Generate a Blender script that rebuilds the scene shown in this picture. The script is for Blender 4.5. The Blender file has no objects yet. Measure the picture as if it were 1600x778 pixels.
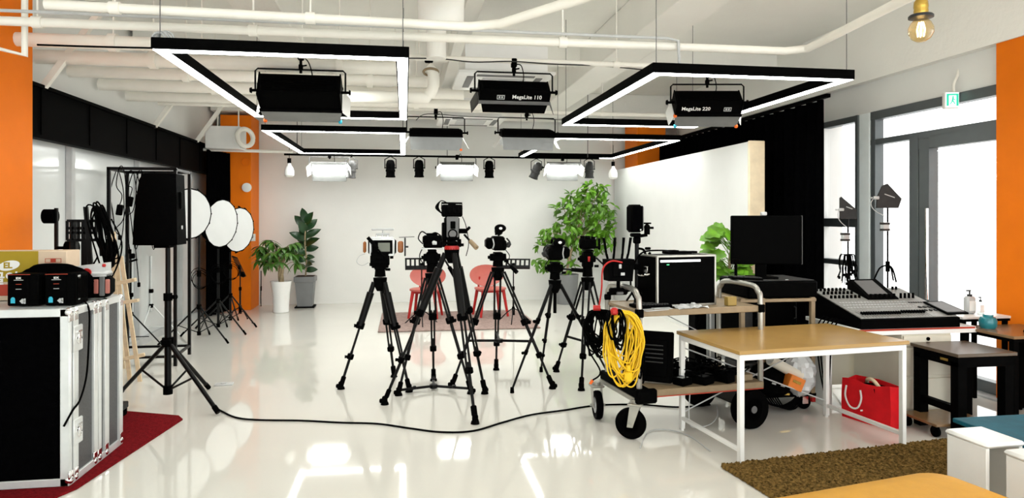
import bpy, math, random
from mathutils import Vector as V, Matrix, Euler
random.seed(7)
S = bpy.context.scene
COL = S.collection
PI = math.pi
def rad(a): return a*PI/180

# ---------------------------------------------------------------- camera, sky, exposure
F, CH, U0, V0, VPX = 1067.0, 1.55, 800.0, 337.0, 632.0
YAW = math.atan((U0-VPX)/F)
cam_d = bpy.data.cameras.new('camera'); cam = bpy.data.objects.new('camera', cam_d); COL.objects.link(cam)
cam.location = (0, 0, CH); cam.rotation_euler = (PI/2, 0, -YAW)
cam_d.sensor_width = 36; cam_d.lens = F/1600*36; cam_d.shift_y = -(389-V0)/1600
cam_d.clip_start = .05
S.camera = cam
w = bpy.data.worlds.new('sky'); S.world = w; w.use_nodes = True
w.node_tree.nodes['Background'].inputs[0].default_value = (.98, 1, .985, 1)
w.node_tree.nodes['Background'].inputs[1].default_value = 2.3
S.view_settings.view_transform = 'Standard'; S.view_settings.look = 'None'
S.view_settings.exposure = 0.56; S.view_settings.gamma = 1; S.view_settings.use_curve_mapping = False
S.cycles.max_bounces = 10; S.cycles.transparent_max_bounces = 12; S.cycles.caustics_reflective = False
S.cycles.sample_clamp_indirect = 6; S.cycles.use_denoising = True
STRIP, LAMP = 17.0, 15.0          # what the ceiling strips and the studio lamps give off

sY, cY = math.sin(YAW), math.cos(YAW)
def ray(u, v):
    a = (u-U0)/F; return V((sY+a*cY, cY-a*sY, -(v-V0)/F))
def P(u, v, y):                   # the point of a pixel at room depth y
    r = ray(u, v); return V((0, 0, CH))+r*(y/r.y)
def G(u, v, z=0.0):               # the point of a pixel on a level z
    r = ray(u, v); return V((0, 0, CH))+r*((z-CH)/r.z)

# ---------------------------------------------------------------- materials
def lin(c): return tuple((x/12.92 if x <= .04045 else ((x+.055)/1.055)**2.4) for x in c)
def hexc(h): return lin(tuple(int(h[i:i+2], 16)/255 for i in (0, 2, 4)))
def mat(name, col, rough=.5, metal=0.0, spec=.5, var=.06, scale=12, bump=0.0, bscale=80, coat=0.0, emit=None, es=0.0, trans=0.0):
    m = bpy.data.materials.new(name); m.use_nodes = True
    nt = m.node_tree; b = nt.nodes['Principled BSDF']
    c = hexc(col) if isinstance(col, str) else col
    b.inputs['Roughness'].default_value = rough; b.inputs['Metallic'].default_value = metal
    b.inputs['Specular IOR Level'].default_value = spec
    b.inputs['Coat Weight'].default_value = coat
    tc = nt.nodes.new('ShaderNodeTexCoord')
    n = nt.nodes.new('ShaderNodeTexNoise'); n.inputs['Scale'].default_value = scale; n.inputs['Detail'].default_value = 4
    nt.links.new(tc.outputs['Object'], n.inputs['Vector'])
    r = nt.nodes.new('ShaderNodeValToRGB')
    r.color_ramp.elements[0].position = .3; r.color_ramp.elements[1].position = .7
    r.color_ramp.elements[0].color = tuple(x*(1-var) for x in c)+(1,)
    r.color_ramp.elements[1].color = tuple(min(1, x*(1+var)) for x in c)+(1,)
    nt.links.new(n.outputs['Fac'], r.inputs['Fac']); nt.links.new(r.outputs['Color'], b.inputs['Base Color'])
    if bump:
        n2 = nt.nodes.new('ShaderNodeTexNoise'); n2.inputs['Scale'].default_value = bscale
        nt.links.new(tc.outputs['Object'], n2.inputs['Vector'])
        bp = nt.nodes.new('ShaderNodeBump'); bp.inputs['Strength'].default_value = bump; bp.inputs['Distance'].default_value = .01
        nt.links.new(n2.outputs['Fac'], bp.inputs['Height']); nt.links.new(bp.outputs['Normal'], b.inputs['Normal'])
    if emit:
        b.inputs['Emission Color'].default_value = tuple(emit)+(1,); b.inputs['Emission Strength'].default_value = es
    if trans: b.inputs['Transmission Weight'].default_value = trans
    return m
def glass(name, tint=(1, 1, 1)):
    m = bpy.data.materials.new(name); m.use_nodes = True; nt = m.node_tree
    for n in list(nt.nodes): nt.nodes.remove(n)
    o = nt.nodes.new('ShaderNodeOutputMaterial'); t = nt.nodes.new('ShaderNodeBsdfTransparent'); g = nt.nodes.new('ShaderNodeBsdfGlossy')
    t.inputs[0].default_value = tint+(1,); g.inputs['Roughness'].default_value = .02
    f = nt.nodes.new('ShaderNodeLayerWeight'); f.inputs[0].default_value = .12
    mx = nt.nodes.new('ShaderNodeMixShader')
    nt.links.new(f.outputs[1], mx.inputs[0]); nt.links.new(t.outputs[0], mx.inputs[1]); nt.links.new(g.outputs[0], mx.inputs[2])
    nt.links.new(mx.outputs[0], o.inputs[0]); return m
M = dict(
 floor=mat('floor_epoxy', (.75, .73, .67), .05, 0, .5, .02, 1.2, .006, 2, .3),
 wall=mat('white_paint', (.83, .835, .81), .6, 0, .3, .015, 3, .05, 30),
 ceil=mat('ceiling_paint', (.93, .92, .87), .6, 0, .3, .02, 2, .25, 25),
 pipe=mat('cream_paint', (.90, .875, .80), .4, 0, .4, .03, 6),
 orange=mat('orange_paint', (.85, .19, .003), .55, 0, .15, .03, 5, .05, 60),
 glasswall=mat('frosted_glass', (.72, .75, .75), .13, 0, .9, .05, 1.5, .02, 2),
 mesh=mat('black_mesh', (.002, .002, .002), .45, 0, .008, .3, 60, .5, 160),
 black=mat('black_plastic', (.0018, .0018, .0018), .5, 0, .006, .2, 20),
 blackg=mat('black_gloss', (.0015, .0015, .0015), .3, 0, .006, .1, 10),
 blackm=mat('black_metal', (.004, .004, .004), .34, .0, .12, .2, 20),
 cloth=mat('black_cloth', (.0012, .0012, .0014), .95, 0, .0, .3, 30, .3, 200),
 dgrey=mat('dark_grey', (.028, .028, .028), .45, 0, .2, .15, 20),
 grey=mat('grey_plastic', (.12, .12, .12), .5, 0, .4, .08, 15),
 lgrey=mat('light_grey', (.50, .51, .51), .45, 0, .4, .05, 15),
 leafmetal=mat('barn_door_metal_shaded', (.17, .175, .17), .35, .3, .5, .06, 10),  # metal darkened for the backlit side of the doors
 alu=mat('aluminium', (.70, .725, .72), .3, .35, .5, .05, 12),
 chrome=mat('chrome', (.80, .80, .80), .10, 1, .5, .04, 12),
 steel=mat('cart_steel', (.40, .39, .35), .3, .7, .5, .08, 12),
 ochreb=mat('ochre_block', (.33, .22, .05), .6),
 mull=mat('mullion_with_bloom', (.86, .92, .92), .4, 0, .4, .03, 8),  # window bloom put into the mullion's colour
 frame=mat('window_frame_metal', (.10, .115, .12), .4, .2, .5, .05, 10),
 white=mat('white_lacquer', (.83, .83, .81), .35, 0, .5, .02, 8),
 cream=mat('cream_laminate', (.70, .66, .55), .45, 0, .4, .03, 8),
 softw=mat('softbox_fabric', (.66, .675, .675), .8, 0, .05, .02, 6),
 wood=mat('pale_pine', (.74, .60, .41), .5, 0, .3, .12, 18),
 desk=mat('oak_laminate', (.42, .25, .075), .24, 0, .5, .05, 5),
 tan=mat('tan_plywood', (.28, .205, .12), .5, 0, .4, .12, 15),
 backdrop=mat('backdrop_paint', (.70, .705, .69), .7, 0, .15, .02, 3),
 card=mat('cardboard', (.63, .49, .36), .8, 0, .2, .05, 12),
 olive=mat('olive_print', (.36, .25, .02), .7, 0, .2, .05, 10),
 redprint=mat('red_print', (.42, .055, .03), .7, 0, .2, .06, 10),
 red=mat('red_plastic', (.42, .010, .008), .4, 0, .4, .08, 10),
 bag=mat('red_bag_cloth', (.68, .008, .014), .7, 0, .2, .1, 12, .15, 60),
 chair=mat('coral_chair', (.50, .125, .10), .4, 0, .5, .05, 10),
 carpet=mat('red_carpet', (.17, .006, .009), .95, 0, .05, .35, 60, .6, 220),
 pink=mat('mauve_rug', (.33, .24, .215), .95, 0, .05, .22, 30, .5, 150),
 shag=mat('brown_shag', (.16, .098, .03), .95, 0, .05, .75, 45, .9, 160),
 yellow=mat('yellow_rubber', (.83, .52, .01), .4, 0, .4, .06, 12),
 ochre=mat('ochre_leather', (.60, .29, .015), .5, 0, .35, .05, 14, .12, 160),
 teal=mat('teal_paint', (.0, .085, .125), .6, 0, .3, .15, 14, .15, 90),
 cyan=mat('cyan_print', (.03, .45, .62), .5, 0, .4, .05, 10),
 walnut=mat('walnut_top', (.20, .115, .05), .25, 0, .5, .12, 8),
 dtop=mat('dark_brown_top', (.085, .06, .038), .28, 0, .35, .06, 6),
 orangep=mat('orange_clip', (.85, .14, .01), .5, 0, .4, .05, 10),
 woodgrip=mat('grip_wood', (.30, .09, .012), .4, 0, .5, .2, 20),
 screen=mat('camera_screen', (.10, .11, .07), .15, 0, .5, .1, 6),
 brass=mat('brass', (.55, .36, .08), .25, 1, .5, .06, 10),
 terrace=mat('terrace_concrete', (.75, .75, .74), .8, 0, .2, .05, 5),
 foil=mat('clear_plastic_bag', (.62, .63, .63), .25, 0, .6, .1, 8),
 mixtop=mat('console_top', (.25, .25, .235), .4, .1, .3, .25, 60),
 leaf1=mat('leaf_mid_green', (.055, .15, .018), .35, 0, .5, .3, 9),
 leaf2=mat('leaf_dark_green', (.010, .045, .012), .28, 0, .5, .35, 6),
 leaf3=mat('leaf_bright_green', (.10, .25, .014), .4, 0, .4, .5, 7),
 bark=mat('bark', (.34, .26, .16), .8, 0, .2, .2, 25, .4, 60),
 soil=mat('soil', (.03, .02, .012), .95, 0, .1, .4, 50, .6, 90),
 potg=mat('grey_pot', (.19, .195, .20), .55, 0, .4, .04, 8),
 potw=mat('white_glaze', (.84, .84, .83), .12, 0, .5, .02, 6),
 glass=glass('window_glass'),
 bottle=glass('clear_bottle', (.86, .92, .92)),
 tealglass=mat('teal_glass', (.02, .20, .24), .1, 0, .5, .1, 8),
 strip=mat('light_strip', (.9, .9, .9), .5, emit=(.98, 1, .95), es=STRIP),
 lamp=mat('lamp_tubes', (.9, .9, .9), .5, emit=(.98, 1, .95), es=LAMP),
 bulb=mat('frosted_bulb', (.88, .88, .86), .4, 0, .5, .02, 6),
 filament=mat('filament_glow', (.9, .8, .6), .5, emit=(1, .74, .38), es=14),
 amber=glass('amber_bulb', (1.0, .86, .60)),
 exitg=mat('exit_green', (.02, .55, .36), .5, emit=(.03, .55, .36), es=.5),
 exitw=mat('exit_white', (.85, .9, .88), .5, emit=(.9, 1, .97), es=.6),
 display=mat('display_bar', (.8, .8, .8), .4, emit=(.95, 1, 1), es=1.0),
 led=mat('green_led', (.02, .5, .1), .4, emit=(.1, .9, .3), es=1.5),
)

# ---------------------------------------------------------------- mesh builder
ROOT = {}                         # the placing matrix of each thing and of its parts
def basis(d):
    d = V(d).normalized(); a = V((0, 0, 1)) if abs(d.z) < .95 else V((0, 1, 0))
    x = a.cross(d).normalized(); return x, d.cross(x).normalized(), d
class MB:
    def __init__(s, mtx=None): s.v = []; s.f = []; s.m = mtx
    def add(s, vs, fs, mtx=None):
        n = len(s.v)
        for q in vs:
            q = V(q)
            if mtx is not None: q = mtx @ q
            if s.m is not None: q = s.m @ q
            s.v.append(q)
        s.f += [tuple(i+n for i in f) for f in fs]; return s
    def box(s, c, d, rot=None, bev=0.0):
        mt = Matrix.Translation(V(c))
        if rot is not None: mt = mt @ (rot.to_4x4() if isinstance(rot, Matrix) else Euler(rot).to_matrix().to_4x4())
        h = [x/2 for x in d]; b = min(bev, min(h)*.9)
        if b <= 0:
            vs = [(x*h[0], y*h[1], z*h[2]) for x in (-1, 1) for y in (-1, 1) for z in (-1, 1)]
            return s.add(vs, [(0, 1, 3, 2), (4, 6, 7, 5), (0, 4, 5, 1), (2, 3, 7, 6), (0, 2, 6, 4), (1, 5, 7, 3)], mt)
        vs = []; ix = {}
        for sx in (-1, 1):
            for sy in (-1, 1):
                for sz in (-1, 1):
                    for a in range(3):
                        ix[(sx, sy, sz, a)] = len(vs)
                        g = (sx, sy, sz); vs.append(V([g[i]*(h[i]-(0 if i == a else b)) for i in range(3)]))
        fs = []
        for a in range(3):
            o = [i for i in range(3) if i != a]
            for sg in (-1, 1):
                q = []
                for p0, p1 in ((-1, -1), (1, -1), (1, 1), (-1, 1)):
                    g = [0, 0, 0]; g[a] = sg; g[o[0]] = p0; g[o[1]] = p1; q.append(ix[tuple(g)+(a,)])
                fs.append(q)
            for p0 in (-1, 1):
                for p1 in (-1, 1):
                    q = []
                    for t, ax in ((-1, o[0]), (1, o[0]), (1, o[1]), (-1, o[1])):
                        g = [0, 0, 0]; g[a] = t; g[o[0]] = p0; g[o[1]] = p1; q.append(ix[tuple(g)+(ax,)])
                    fs.append(q)
        for sx in (-1, 1):
            for sy in (-1, 1):
                for sz in (-1, 1): fs.append([ix[(sx, sy, sz, a)] for a in range(3)])
        out = []
        for f in fs:
            c0 = sum((vs[i] for i in f), V())/len(f); nn = (vs[f[1]]-vs[f[0]]).cross(vs[f[2]]-vs[f[1]])
            out.append(tuple(f) if nn.dot(c0) > 0 else tuple(reversed(f)))
        return s.add(vs, out, mt)
    def cyl(s, a, b, r, r2=None, seg=12):
        a, b = V(a), V(b); x, y, d = basis(b-a); r2 = r if r2 is None else r2
        vs = []
        for p, q in ((a, r), (b, r2)):
            for k in range(seg):
                t = 2*PI*k/seg; vs.append(p+x*(q*math.cos(t))+y*(q*math.sin(t)))
        fs = [(k, (k+1) % seg, seg+(k+1) % seg, seg+k) for k in range(seg)]
        fs += [tuple(reversed(range(seg))), tuple(range(seg, 2*seg))]
        return s.add(vs, fs)
    def tube(s, pts, r, seg=8, closed=False, smooth=0):
        pts = [V(p) for p in pts]
        if smooth: pts = spline(pts, smooth, closed)
        n = len(pts); vs = []; x = None
        for i, p in enumerate(pts):
            if closed: d = pts[(i+1) % n]-pts[i-1]
            else: d = pts[min(i+1, n-1)]-pts[max(i-1, 0)]
            if d.length < 1e-9: d = V((0, 0, 1))
            d.normalize()
            if x is None: x = basis(d)[0]
            x = x-d*x.dot(d)
            x = x.normalized() if x.length > 1e-6 else basis(d)[0]
            y = d.cross(x)
            for k in range(seg):
                t = 2*PI*k/seg; vs.append(p+x*(r*math.cos(t))+y*(r*math.sin(t)))
        fs = []
        for i in range(n if closed else n-1):
            j = (i+1) % n
            for k in range(seg): fs.append((i*seg+k, i*seg+(k+1) % seg, j*seg+(k+1) % seg, j*seg+k))
        if not closed: fs += [tuple(reversed(range(seg))), tuple(range((n-1)*seg, n*seg))]
        return s.add(vs, fs)
    def lathe(s, prof, c=(0, 0, 0), axis=(0, 0, 1), seg=24):
        x, y, d = basis(axis); c = V(c); vs = []
        for r, z in prof:
            for k in range(seg):
                t = 2*PI*k/seg; vs.append(c+d*z+x*(r*math.cos(t))+y*(r*math.sin(t)))
        n = len(prof); fs = []
        for i in range(n-1):
            for k in range(seg): fs.append((i*seg+k, i*seg+(k+1) % seg, (i+1)*seg+(k+1) % seg, (i+1)*seg+k))
        if prof[0][0] > 1e-6: fs.append(tuple(reversed(range(seg))))
        if prof[-1][0] > 1e-6: fs.append(tuple(range((n-1)*seg, n*seg)))
        return s.add(vs, fs)
    def sph(s, c, r, seg=16, rings=10):
        r = (r, r, r) if not hasattr(r, '__len__') else r
        vs = []; fs = []
        for i in range(rings+1):
            t = PI*i/rings
            for k in range(seg):
                p = 2*PI*k/seg; vs.append(V(c)+V((r[0]*math.sin(t)*math.cos(p), r[1]*math.sin(t)*math.sin(p), -r[2]*math.cos(t))))
        for i in range(rings):
            for k in range(seg): fs.append((i*seg+k, i*seg+(k+1) % seg, (i+1)*seg+(k+1) % seg, (i+1)*seg+k))
        return s.add(vs, fs)
    def prism(s, poly, a, b, mtx=None):           # polygon in xy, extruded from z=a to z=b
        n = len(poly); vs = [(p[0], p[1], a) for p in poly]+[(p[0], p[1], b) for p in poly]
        ar = sum(poly[i][0]*poly[(i+1) % n][1]-poly[(i+1) % n][0]*poly[i][1] for i in range(n))
        fs = [(i, (i+1) % n, n+(i+1) % n, n+i) for i in range(n)]+[tuple(reversed(range(n))), tuple(range(n, 2*n))]
        if ar < 0: fs = [tuple(reversed(f)) for f in fs]
        return s.add(vs, fs, mtx)
    def torus(s, c, R, r, axis=(0, 0, 1), seg=24, rs=8):
        x, y, d = basis(axis)
        return s.tube([V(c)+x*(R*math.cos(2*PI*k/seg))+y*(R*math.sin(2*PI*k/seg)) for k in range(seg)], r, rs, True)
    def hexa(s, b4, t4):                          # eight corners: bottom loop, top loop
        return s.add(list(b4)+list(t4), [(3, 2, 1, 0), (4, 5, 6, 7), (0, 1, 5, 4), (1, 2, 6, 5), (2, 3, 7, 6), (3, 0, 4, 7)])
    def build(s, name, m, parent=None, world=False, sharp=38, flat=False):
        vs = s.v
        if world and parent is not None: iv = ROOT[parent].inverted(); vs = [iv @ q for q in vs]
        me = bpy.data.meshes.new(name); me.from_pydata([tuple(q) for q in vs], [], s.f); me.update()
        me.materials.append(M[m] if isinstance(m, str) else m)
        if not flat:
            me.polygons.foreach_set('use_smooth', [True]*len(me.polygons))
            me.set_sharp_from_angle(angle=rad(sharp))
        o = bpy.data.objects.new(name, me); COL.objects.link(o)
        if parent is not None: o.parent = parent; ROOT[o] = ROOT[parent]
        else: ROOT[o] = Matrix.Identity(4)
        return o
def spline(p, k, closed=False):
    n = len(p); out = []
    for i in range(n if closed else n-1):
        if closed: a, b, c, d = p[i-1], p[i], p[(i+1) % n], p[(i+2) % n]
        else: a, b, c, d = p[max(i-1, 0)], p[i], p[i+1], p[min(i+2, n-1)]
        for j in range(k):
            t = j/k
            out.append(.5*((2*b)+(c-a)*t+(2*a-5*b+4*c-d)*t*t+(3*b-a-3*c+d)*t**3))
    if not closed: out.append(p[-1])
    return out
def tag(o, label, cat, group=None, kind=None):
    if label: o['label'] = label
    if cat: o['category'] = cat
    if group: o['group'] = group
    if kind: o['kind'] = kind
    return o
def thing(name, label, cat, loc=(0, 0, 0), rz=0.0, group=None):
    o = bpy.data.objects.new(name, None); COL.objects.link(o); o.empty_display_size = .1
    o.location = loc; o.rotation_euler = (0, 0, rz)
    ROOT[o] = Matrix.Translation(V(loc)) @ Matrix.Rotation(rz, 4, 'Z')
    return tag(o, label, cat, group)
def struct(name, mb, m, **k):
    o = mb.build(name, m, **k); o['kind'] = 'structure'; return o
def solo(name, mb, m, label, cat, group=None, base=None, **k):   # a thing that is one mesh, its origin at its base
    if base is None:
        c = sum(mb.v, V())/len(mb.v); base = (c.x, c.y, min(q.z for q in mb.v))
    b = V(base); mb.v = [q-b for q in mb.v]
    o = mb.build(name, m, **k); o.location = b; ROOT[o] = Matrix.Translation(b)
    return tag(o, label, cat, group)
def copy_thing(o, loc, rz, label):
    c = o.copy(); COL.objects.link(c); c.location = loc; c.rotation_euler = (0, 0, rz); c['label'] = label
    ROOT[c] = Matrix.Translation(V(loc)) @ Matrix.Rotation(rz, 4, 'Z')
    for ch in list(o.children):
        d = ch.copy(); COL.objects.link(d); d.parent = c; ROOT[d] = ROOT[c]
        for g in list(ch.children):
            e = g.copy(); COL.objects.link(e); e.parent = d; ROOT[e] = ROOT[c]
    return c
def text_mb(txt, size, mtx, depth=.001, align='CENTER', bold=0.0, sx=1.0):
    cu = bpy.data.curves.new('lettering', 'FONT'); cu.body = txt; cu.size = size; cu.align_x = align; cu.align_y = 'CENTER'
    cu.extrude = depth; cu.offset = bold; cu.resolution_u = 3
    ob = bpy.data.objects.new('lettering', cu); COL.objects.link(ob)
    dg = bpy.context.evaluated_depsgraph_get(); me = bpy.data.meshes.new_from_object(ob.evaluated_get(dg))
    mb = MB(); mb.add([(q.co.x*sx, q.co.y, q.co.z) for q in me.vertices], [tuple(p.vertices) for p in me.polygons], mtx)
    bpy.data.objects.remove(ob); bpy.data.curves.remove(cu); bpy.data.meshes.remove(me)
    return mb
def face_mtx(o, right, up):       # text in the xy plane put at o, reading along right
    x = V(right).normalized(); z = x.cross(V(up)).normalized(); y = z.cross(x)
    m = Matrix.Identity(4)
    for i in range(3): m[i][0], m[i][1], m[i][2], m[i][3] = x[i], y[i], z[i], V(o)[i]
    return m
def lerp(a, b, t): return V(a)*(1-t)+V(b)*t
# ================================================================ THE ROOM
WL, WR, YB, YF = -3.12, 5.0, 12.4, -2.6
CZ = 3.7
struct('floor', MB().box((.95, 4.9, -.06), (8.4, 15.1, .12)), 'floor')
mb = MB().box((.95, 4.9, CZ+.1), (9.2, 15.2, .2))
struct('ceiling', mb, 'ceil')
for i, (x, wd, zb) in enumerate(((2.42, .42, 3.3), (-1.25, .4, 3.32), (.62, .16, 3.45))):
    struct('beam', MB().box((x, 4.9, (zb+CZ)/2), (wd, 15, CZ-zb), bev=.008), 'ceil')
for i, (y, wd, zb) in enumerate(((8.6, .3, 3.5), (11.9, .5, 3.25))):
    struct('beam', MB().box((.95, y, (zb+CZ)/2), (8.1, wd, CZ-zb), bev=.008), 'ceil')
struct('wall_back', MB().box((.95, YB+.08, 1.85), (8.6, .16, 3.9)), 'wall')
# left wall: plaster above, glazed partition below
struct('wall_left', MB().box((WL-.10, 4.9, 3.12), (.14, 15.2, 1.2)), 'wall')
mb = MB().box((WL-.05, 5.0, 1.26), (.02, 15, 2.52))
struct('window_1', mb, 'glasswall')
for y in (3.4, 7.05, 8.7, 10.3): struct('trim_1', MB().box((WL-.01, y, 1.26), (.06, .07, 2.52), bev=.006), 'lgrey')
struct('baseboard_left', MB().box((WL-.005, 8.9, .04), (.05, 6.2, .08)), 'lgrey')
# right wall: lintel over the glazing, side piers
struct('wall_right', MB().box((WR+.12, 6.2, 3.18), (.24, 12.8, 1.06)).box((WR+.12, 10.0, 1.35), (.24, 4.9, 2.7)), 'wall')
struct('trim_2', MB().box((WR-.045, 5, 3.35), (.09, 14.8, .7)), 'ceil')
# pillars
struct('pillar', MB().box((-3.27, 5.55, 1.85), (.68, .86, 3.7), bev=.006), 'orange')
struct('pillar', MB().box((-2.73, 12.06, 1.6), (.48, .62, 3.2), bev=.006), 'orange')
struct('pillar', MB().box((5.23, 4.36, 1.63), (.6, 1.4, 3.26), bev=.006), 'orange')
struct('pillar', MB().box((4.32, 11.9, 1.6), (.52, .7, 3.2), bev=.006), 'orange')
# glazing: a fixed bay, a second bay with a transom, the glass door
def bar(mb, y0, y1, z0, z1, x=WR, t=.10): mb.box((x+t/2-.02, (y0+y1)/2, (z0+z1)/2), (t+(.006 if z1-z0 > y1-y0 else 0), abs(y1-y0), abs(z1-z0)), bev=.004)
mb = MB(); bar(mb, 6.9, 7.62, 2.60, 2.67); bar(mb, 6.9, 7.62, 0, .08); bar(mb, 7.56, 7.62, 0, 2.67); bar(mb, 6.9, 7.6, 1.42, 1.52); bar(mb, 6.9, 7.6, .98, 1.04)
w1 = struct('window_2', mb, 'frame'); MB().box((WR+.03, 7.24, 1.33), (.012, .70, 2.58)).build('pane', 'glass', w1)
struct('trim_3', MB().box((WR+.05, 6.795, 1.33), (.16, .19, 2.67), bev=.006), 'mull')
struct('trim_4', MB().box((WR-.035, 6.89, 1.33), (.03, .05, 2.67), bev=.004), 'frame')
mb = MB(); bar(mb, 5.06, 6.7, 2.58, 2.67); bar(mb, 5.06, 6.7, 2.31, 2.37); bar(mb, 6.62, 6.69, 0, 2.6); bar(mb, 6.1, 6.69, 0, .08); bar(mb, 6.0, 6.12, 0, 2.35)
w2 = struct('window_3', mb, 'frame'); MB().box((WR+.03, 6.37, 1.2), (.012, .56, 2.26)).build('pane', 'glass', w2); MB().box((WR+.03, 5.85, 2.47), (.012, 1.6, .22)).build('pane', 'glass', w2)
mb = MB(); bar(mb, 5.06, 6.0, 2.20, 2.32); bar(mb, 5.86, 5.99, 0, 2.3); bar(mb, 5.0, 5.08, 0, 2.3); bar(mb, 5.06, 5.9, .02, .12)
d1 = struct('door_1', mb, 'frame'); MB().box((WR+.03, 5.47, 1.16), (.012, .84, 2.14)).build('pane', 'glass', d1)
MB().cyl((WR-.07, 5.83, .75), (WR-.07, 5.83, 1.62), .016).cyl((WR-.07, 5.83, .9), (WR, 5.88, .9), .01).cyl((WR-.07, 5.83, 1.45), (WR, 5.88, 1.45), .01).build('handle', 'chrome', d1)
struct('trim_5', MB().box((WR+.02, 5.6, .0), (.3, 4.2, .03)), 'lgrey')
struct('terrace', MB().box((9.4, 6, -.12), (8.4, 16, .12)), 'terrace')
# rear of the hall beyond the photograph
struct('wall_left_rear', MB().box((WL-.1, .2, 1.26), (.1, 5.6, 2.6)), 'wall')

# black mesh band along the left wall, with the corner post
mb = MB().box((WL+.07, 9.05, 2.42), (.05, 6.0, .44), bev=.004)
for k in range(7): mb.box((WL+.1, 6.3+k*.9, 2.42), (.012, .02, .44))
mb.box((WL+.08, 9.05, 2.635), (.09, 6.0, .03)).box((WL+.08, 9.05, 2.21), (.09, 6.0, .03))
struct('trim_6', mb, 'mesh')

def curtain(name, label, p0, p1, z0, z1, amp, waves, m, thick=.012):
    p0, p1 = V(p0), V(p1); d = p1-p0; L = d.length; d.normalize(); nrm = V((-d.y, d.x, 0)); n = waves*10; vs = []; fs = []
    for j, z in enumerate((z0, z0+(z1-z0)*.35, z0+(z1-z0)*.7, z1)):
        k = (1.15, 1.05, .95, .7)[j]
        for i in range(n+1):
            t = i/n; a = amp*k*math.sin(t*waves*2*PI+.6*math.sin(t*19))
            vs.append(p0+d*(t*L)+nrm*a+V((0, 0, z)))
    for j in range(3):
        for i in range(n): fs.append((j*(n+1)+i, j*(n+1)+i+1, (j+1)*(n+1)+i+1, (j+1)*(n+1)+i))
    nv = len(vs); vs += [q+nrm*thick for q in vs]; fs += [tuple(reversed([i+nv for i in f])) for f in fs]
    mb = MB(); mb.add(vs, fs); return solo(name, mb, m, label, 'curtain', base=(p0.x, p0.y, z0), sharp=80)
curtain('blackout_curtain', 'floor length black curtain hung along the window wall behind the white backdrop', (4.42, 6.68, 0), (4.42, 11.4, 0), .02, 2.79, .045, 22, 'cloth')
curtain('corner_curtain', 'black curtain at the far end of the glass partition beside the orange pillar', (-2.95, 10.95, 0), (-2.80, 11.66, 0), .02, 2.56, .025, 6, 'cloth')
solo('curtain_track', MB().box((4.42, 9.0, 2.82), (.05, 4.8, .04)), 'black', 'black ceiling track carrying the blackout curtain', 'curtain track')
# white backdrop flat with its plywood end
t = thing('backdrop_flat', 'tall white backdrop panel standing before the black curtain with bare tan end', 'backdrop', (3.93, 9.7, 0))
MB().box((3.88, 9.75, 1.195), (.05, 5.0, 2.39)).build('face_panel', 'backdrop', t, True)
MB().box((3.945, 7.225, 1.2), (.19, .04, 2.4), bev=.006).build('end_panel', mat('bare_ply', (.78, .66, .47), .6, 0, .3, .08, 9), t, True)
# ================================================================ CEILING FIXTURES
def frame_light(x0, x1, y0, y1, label, z=2.55):
    t = thing('frame_light', label, 'ceiling light', ((x0+x1)/2, (y0+y1)/2, z), 0, 'rectangular frame lights')
    W = .085; mb = MB(); st = MB(); ce = MB()
    hz = z+.035
    for y in (y0+W/2, y1-W/2): mb.box(((x0+x1)/2, y, hz), (x1-x0, W, .07), bev=.003)
    for x in (x0+W/2, x1-W/2): mb.box((x, (y0+y1)/2, hz), (W, y1-y0-2*W, .07), bev=.003)
    mb.build('housing', 'black', t, True)
    w2 = W*.78; e = (W-w2)/2
    for y in (y0+W/2, y1-W/2): st.box(((x0+x1)/2, y, z-.002), (x1-x0-2*e, w2, .006))
    for x in (x0+W/2, x1-W/2): st.box((x, (y0+y1)/2, z-.002), (w2, y1-y0-W-w2, .006))
    st.build('diffuser', 'strip', t, True)
    for x in (x0+.04, x1-.04):
        for y in (y0+.04, y1-.04): MB().cyl((x, y, z+.07), (x, y, 3.7), .003, seg=6).build('suspension_wire', 'grey', t, True)
frame_light(-1.5, .03, 4.37, 7.2, 'black rectangular light frame hanging nearest the left orange pillar')
frame_light(1.71, 3.26, 4.55, 7.35, 'black rectangular light frame hanging nearest the windows')
frame_light(-1.66, .02, 8.35, 11.3, 'black rectangular light frame over the rug, on the potted plants side')
frame_light(1.92, 3.62, 8.6, 11.5, 'black rectangular light frame over the white backdrop side of the rug')

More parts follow.
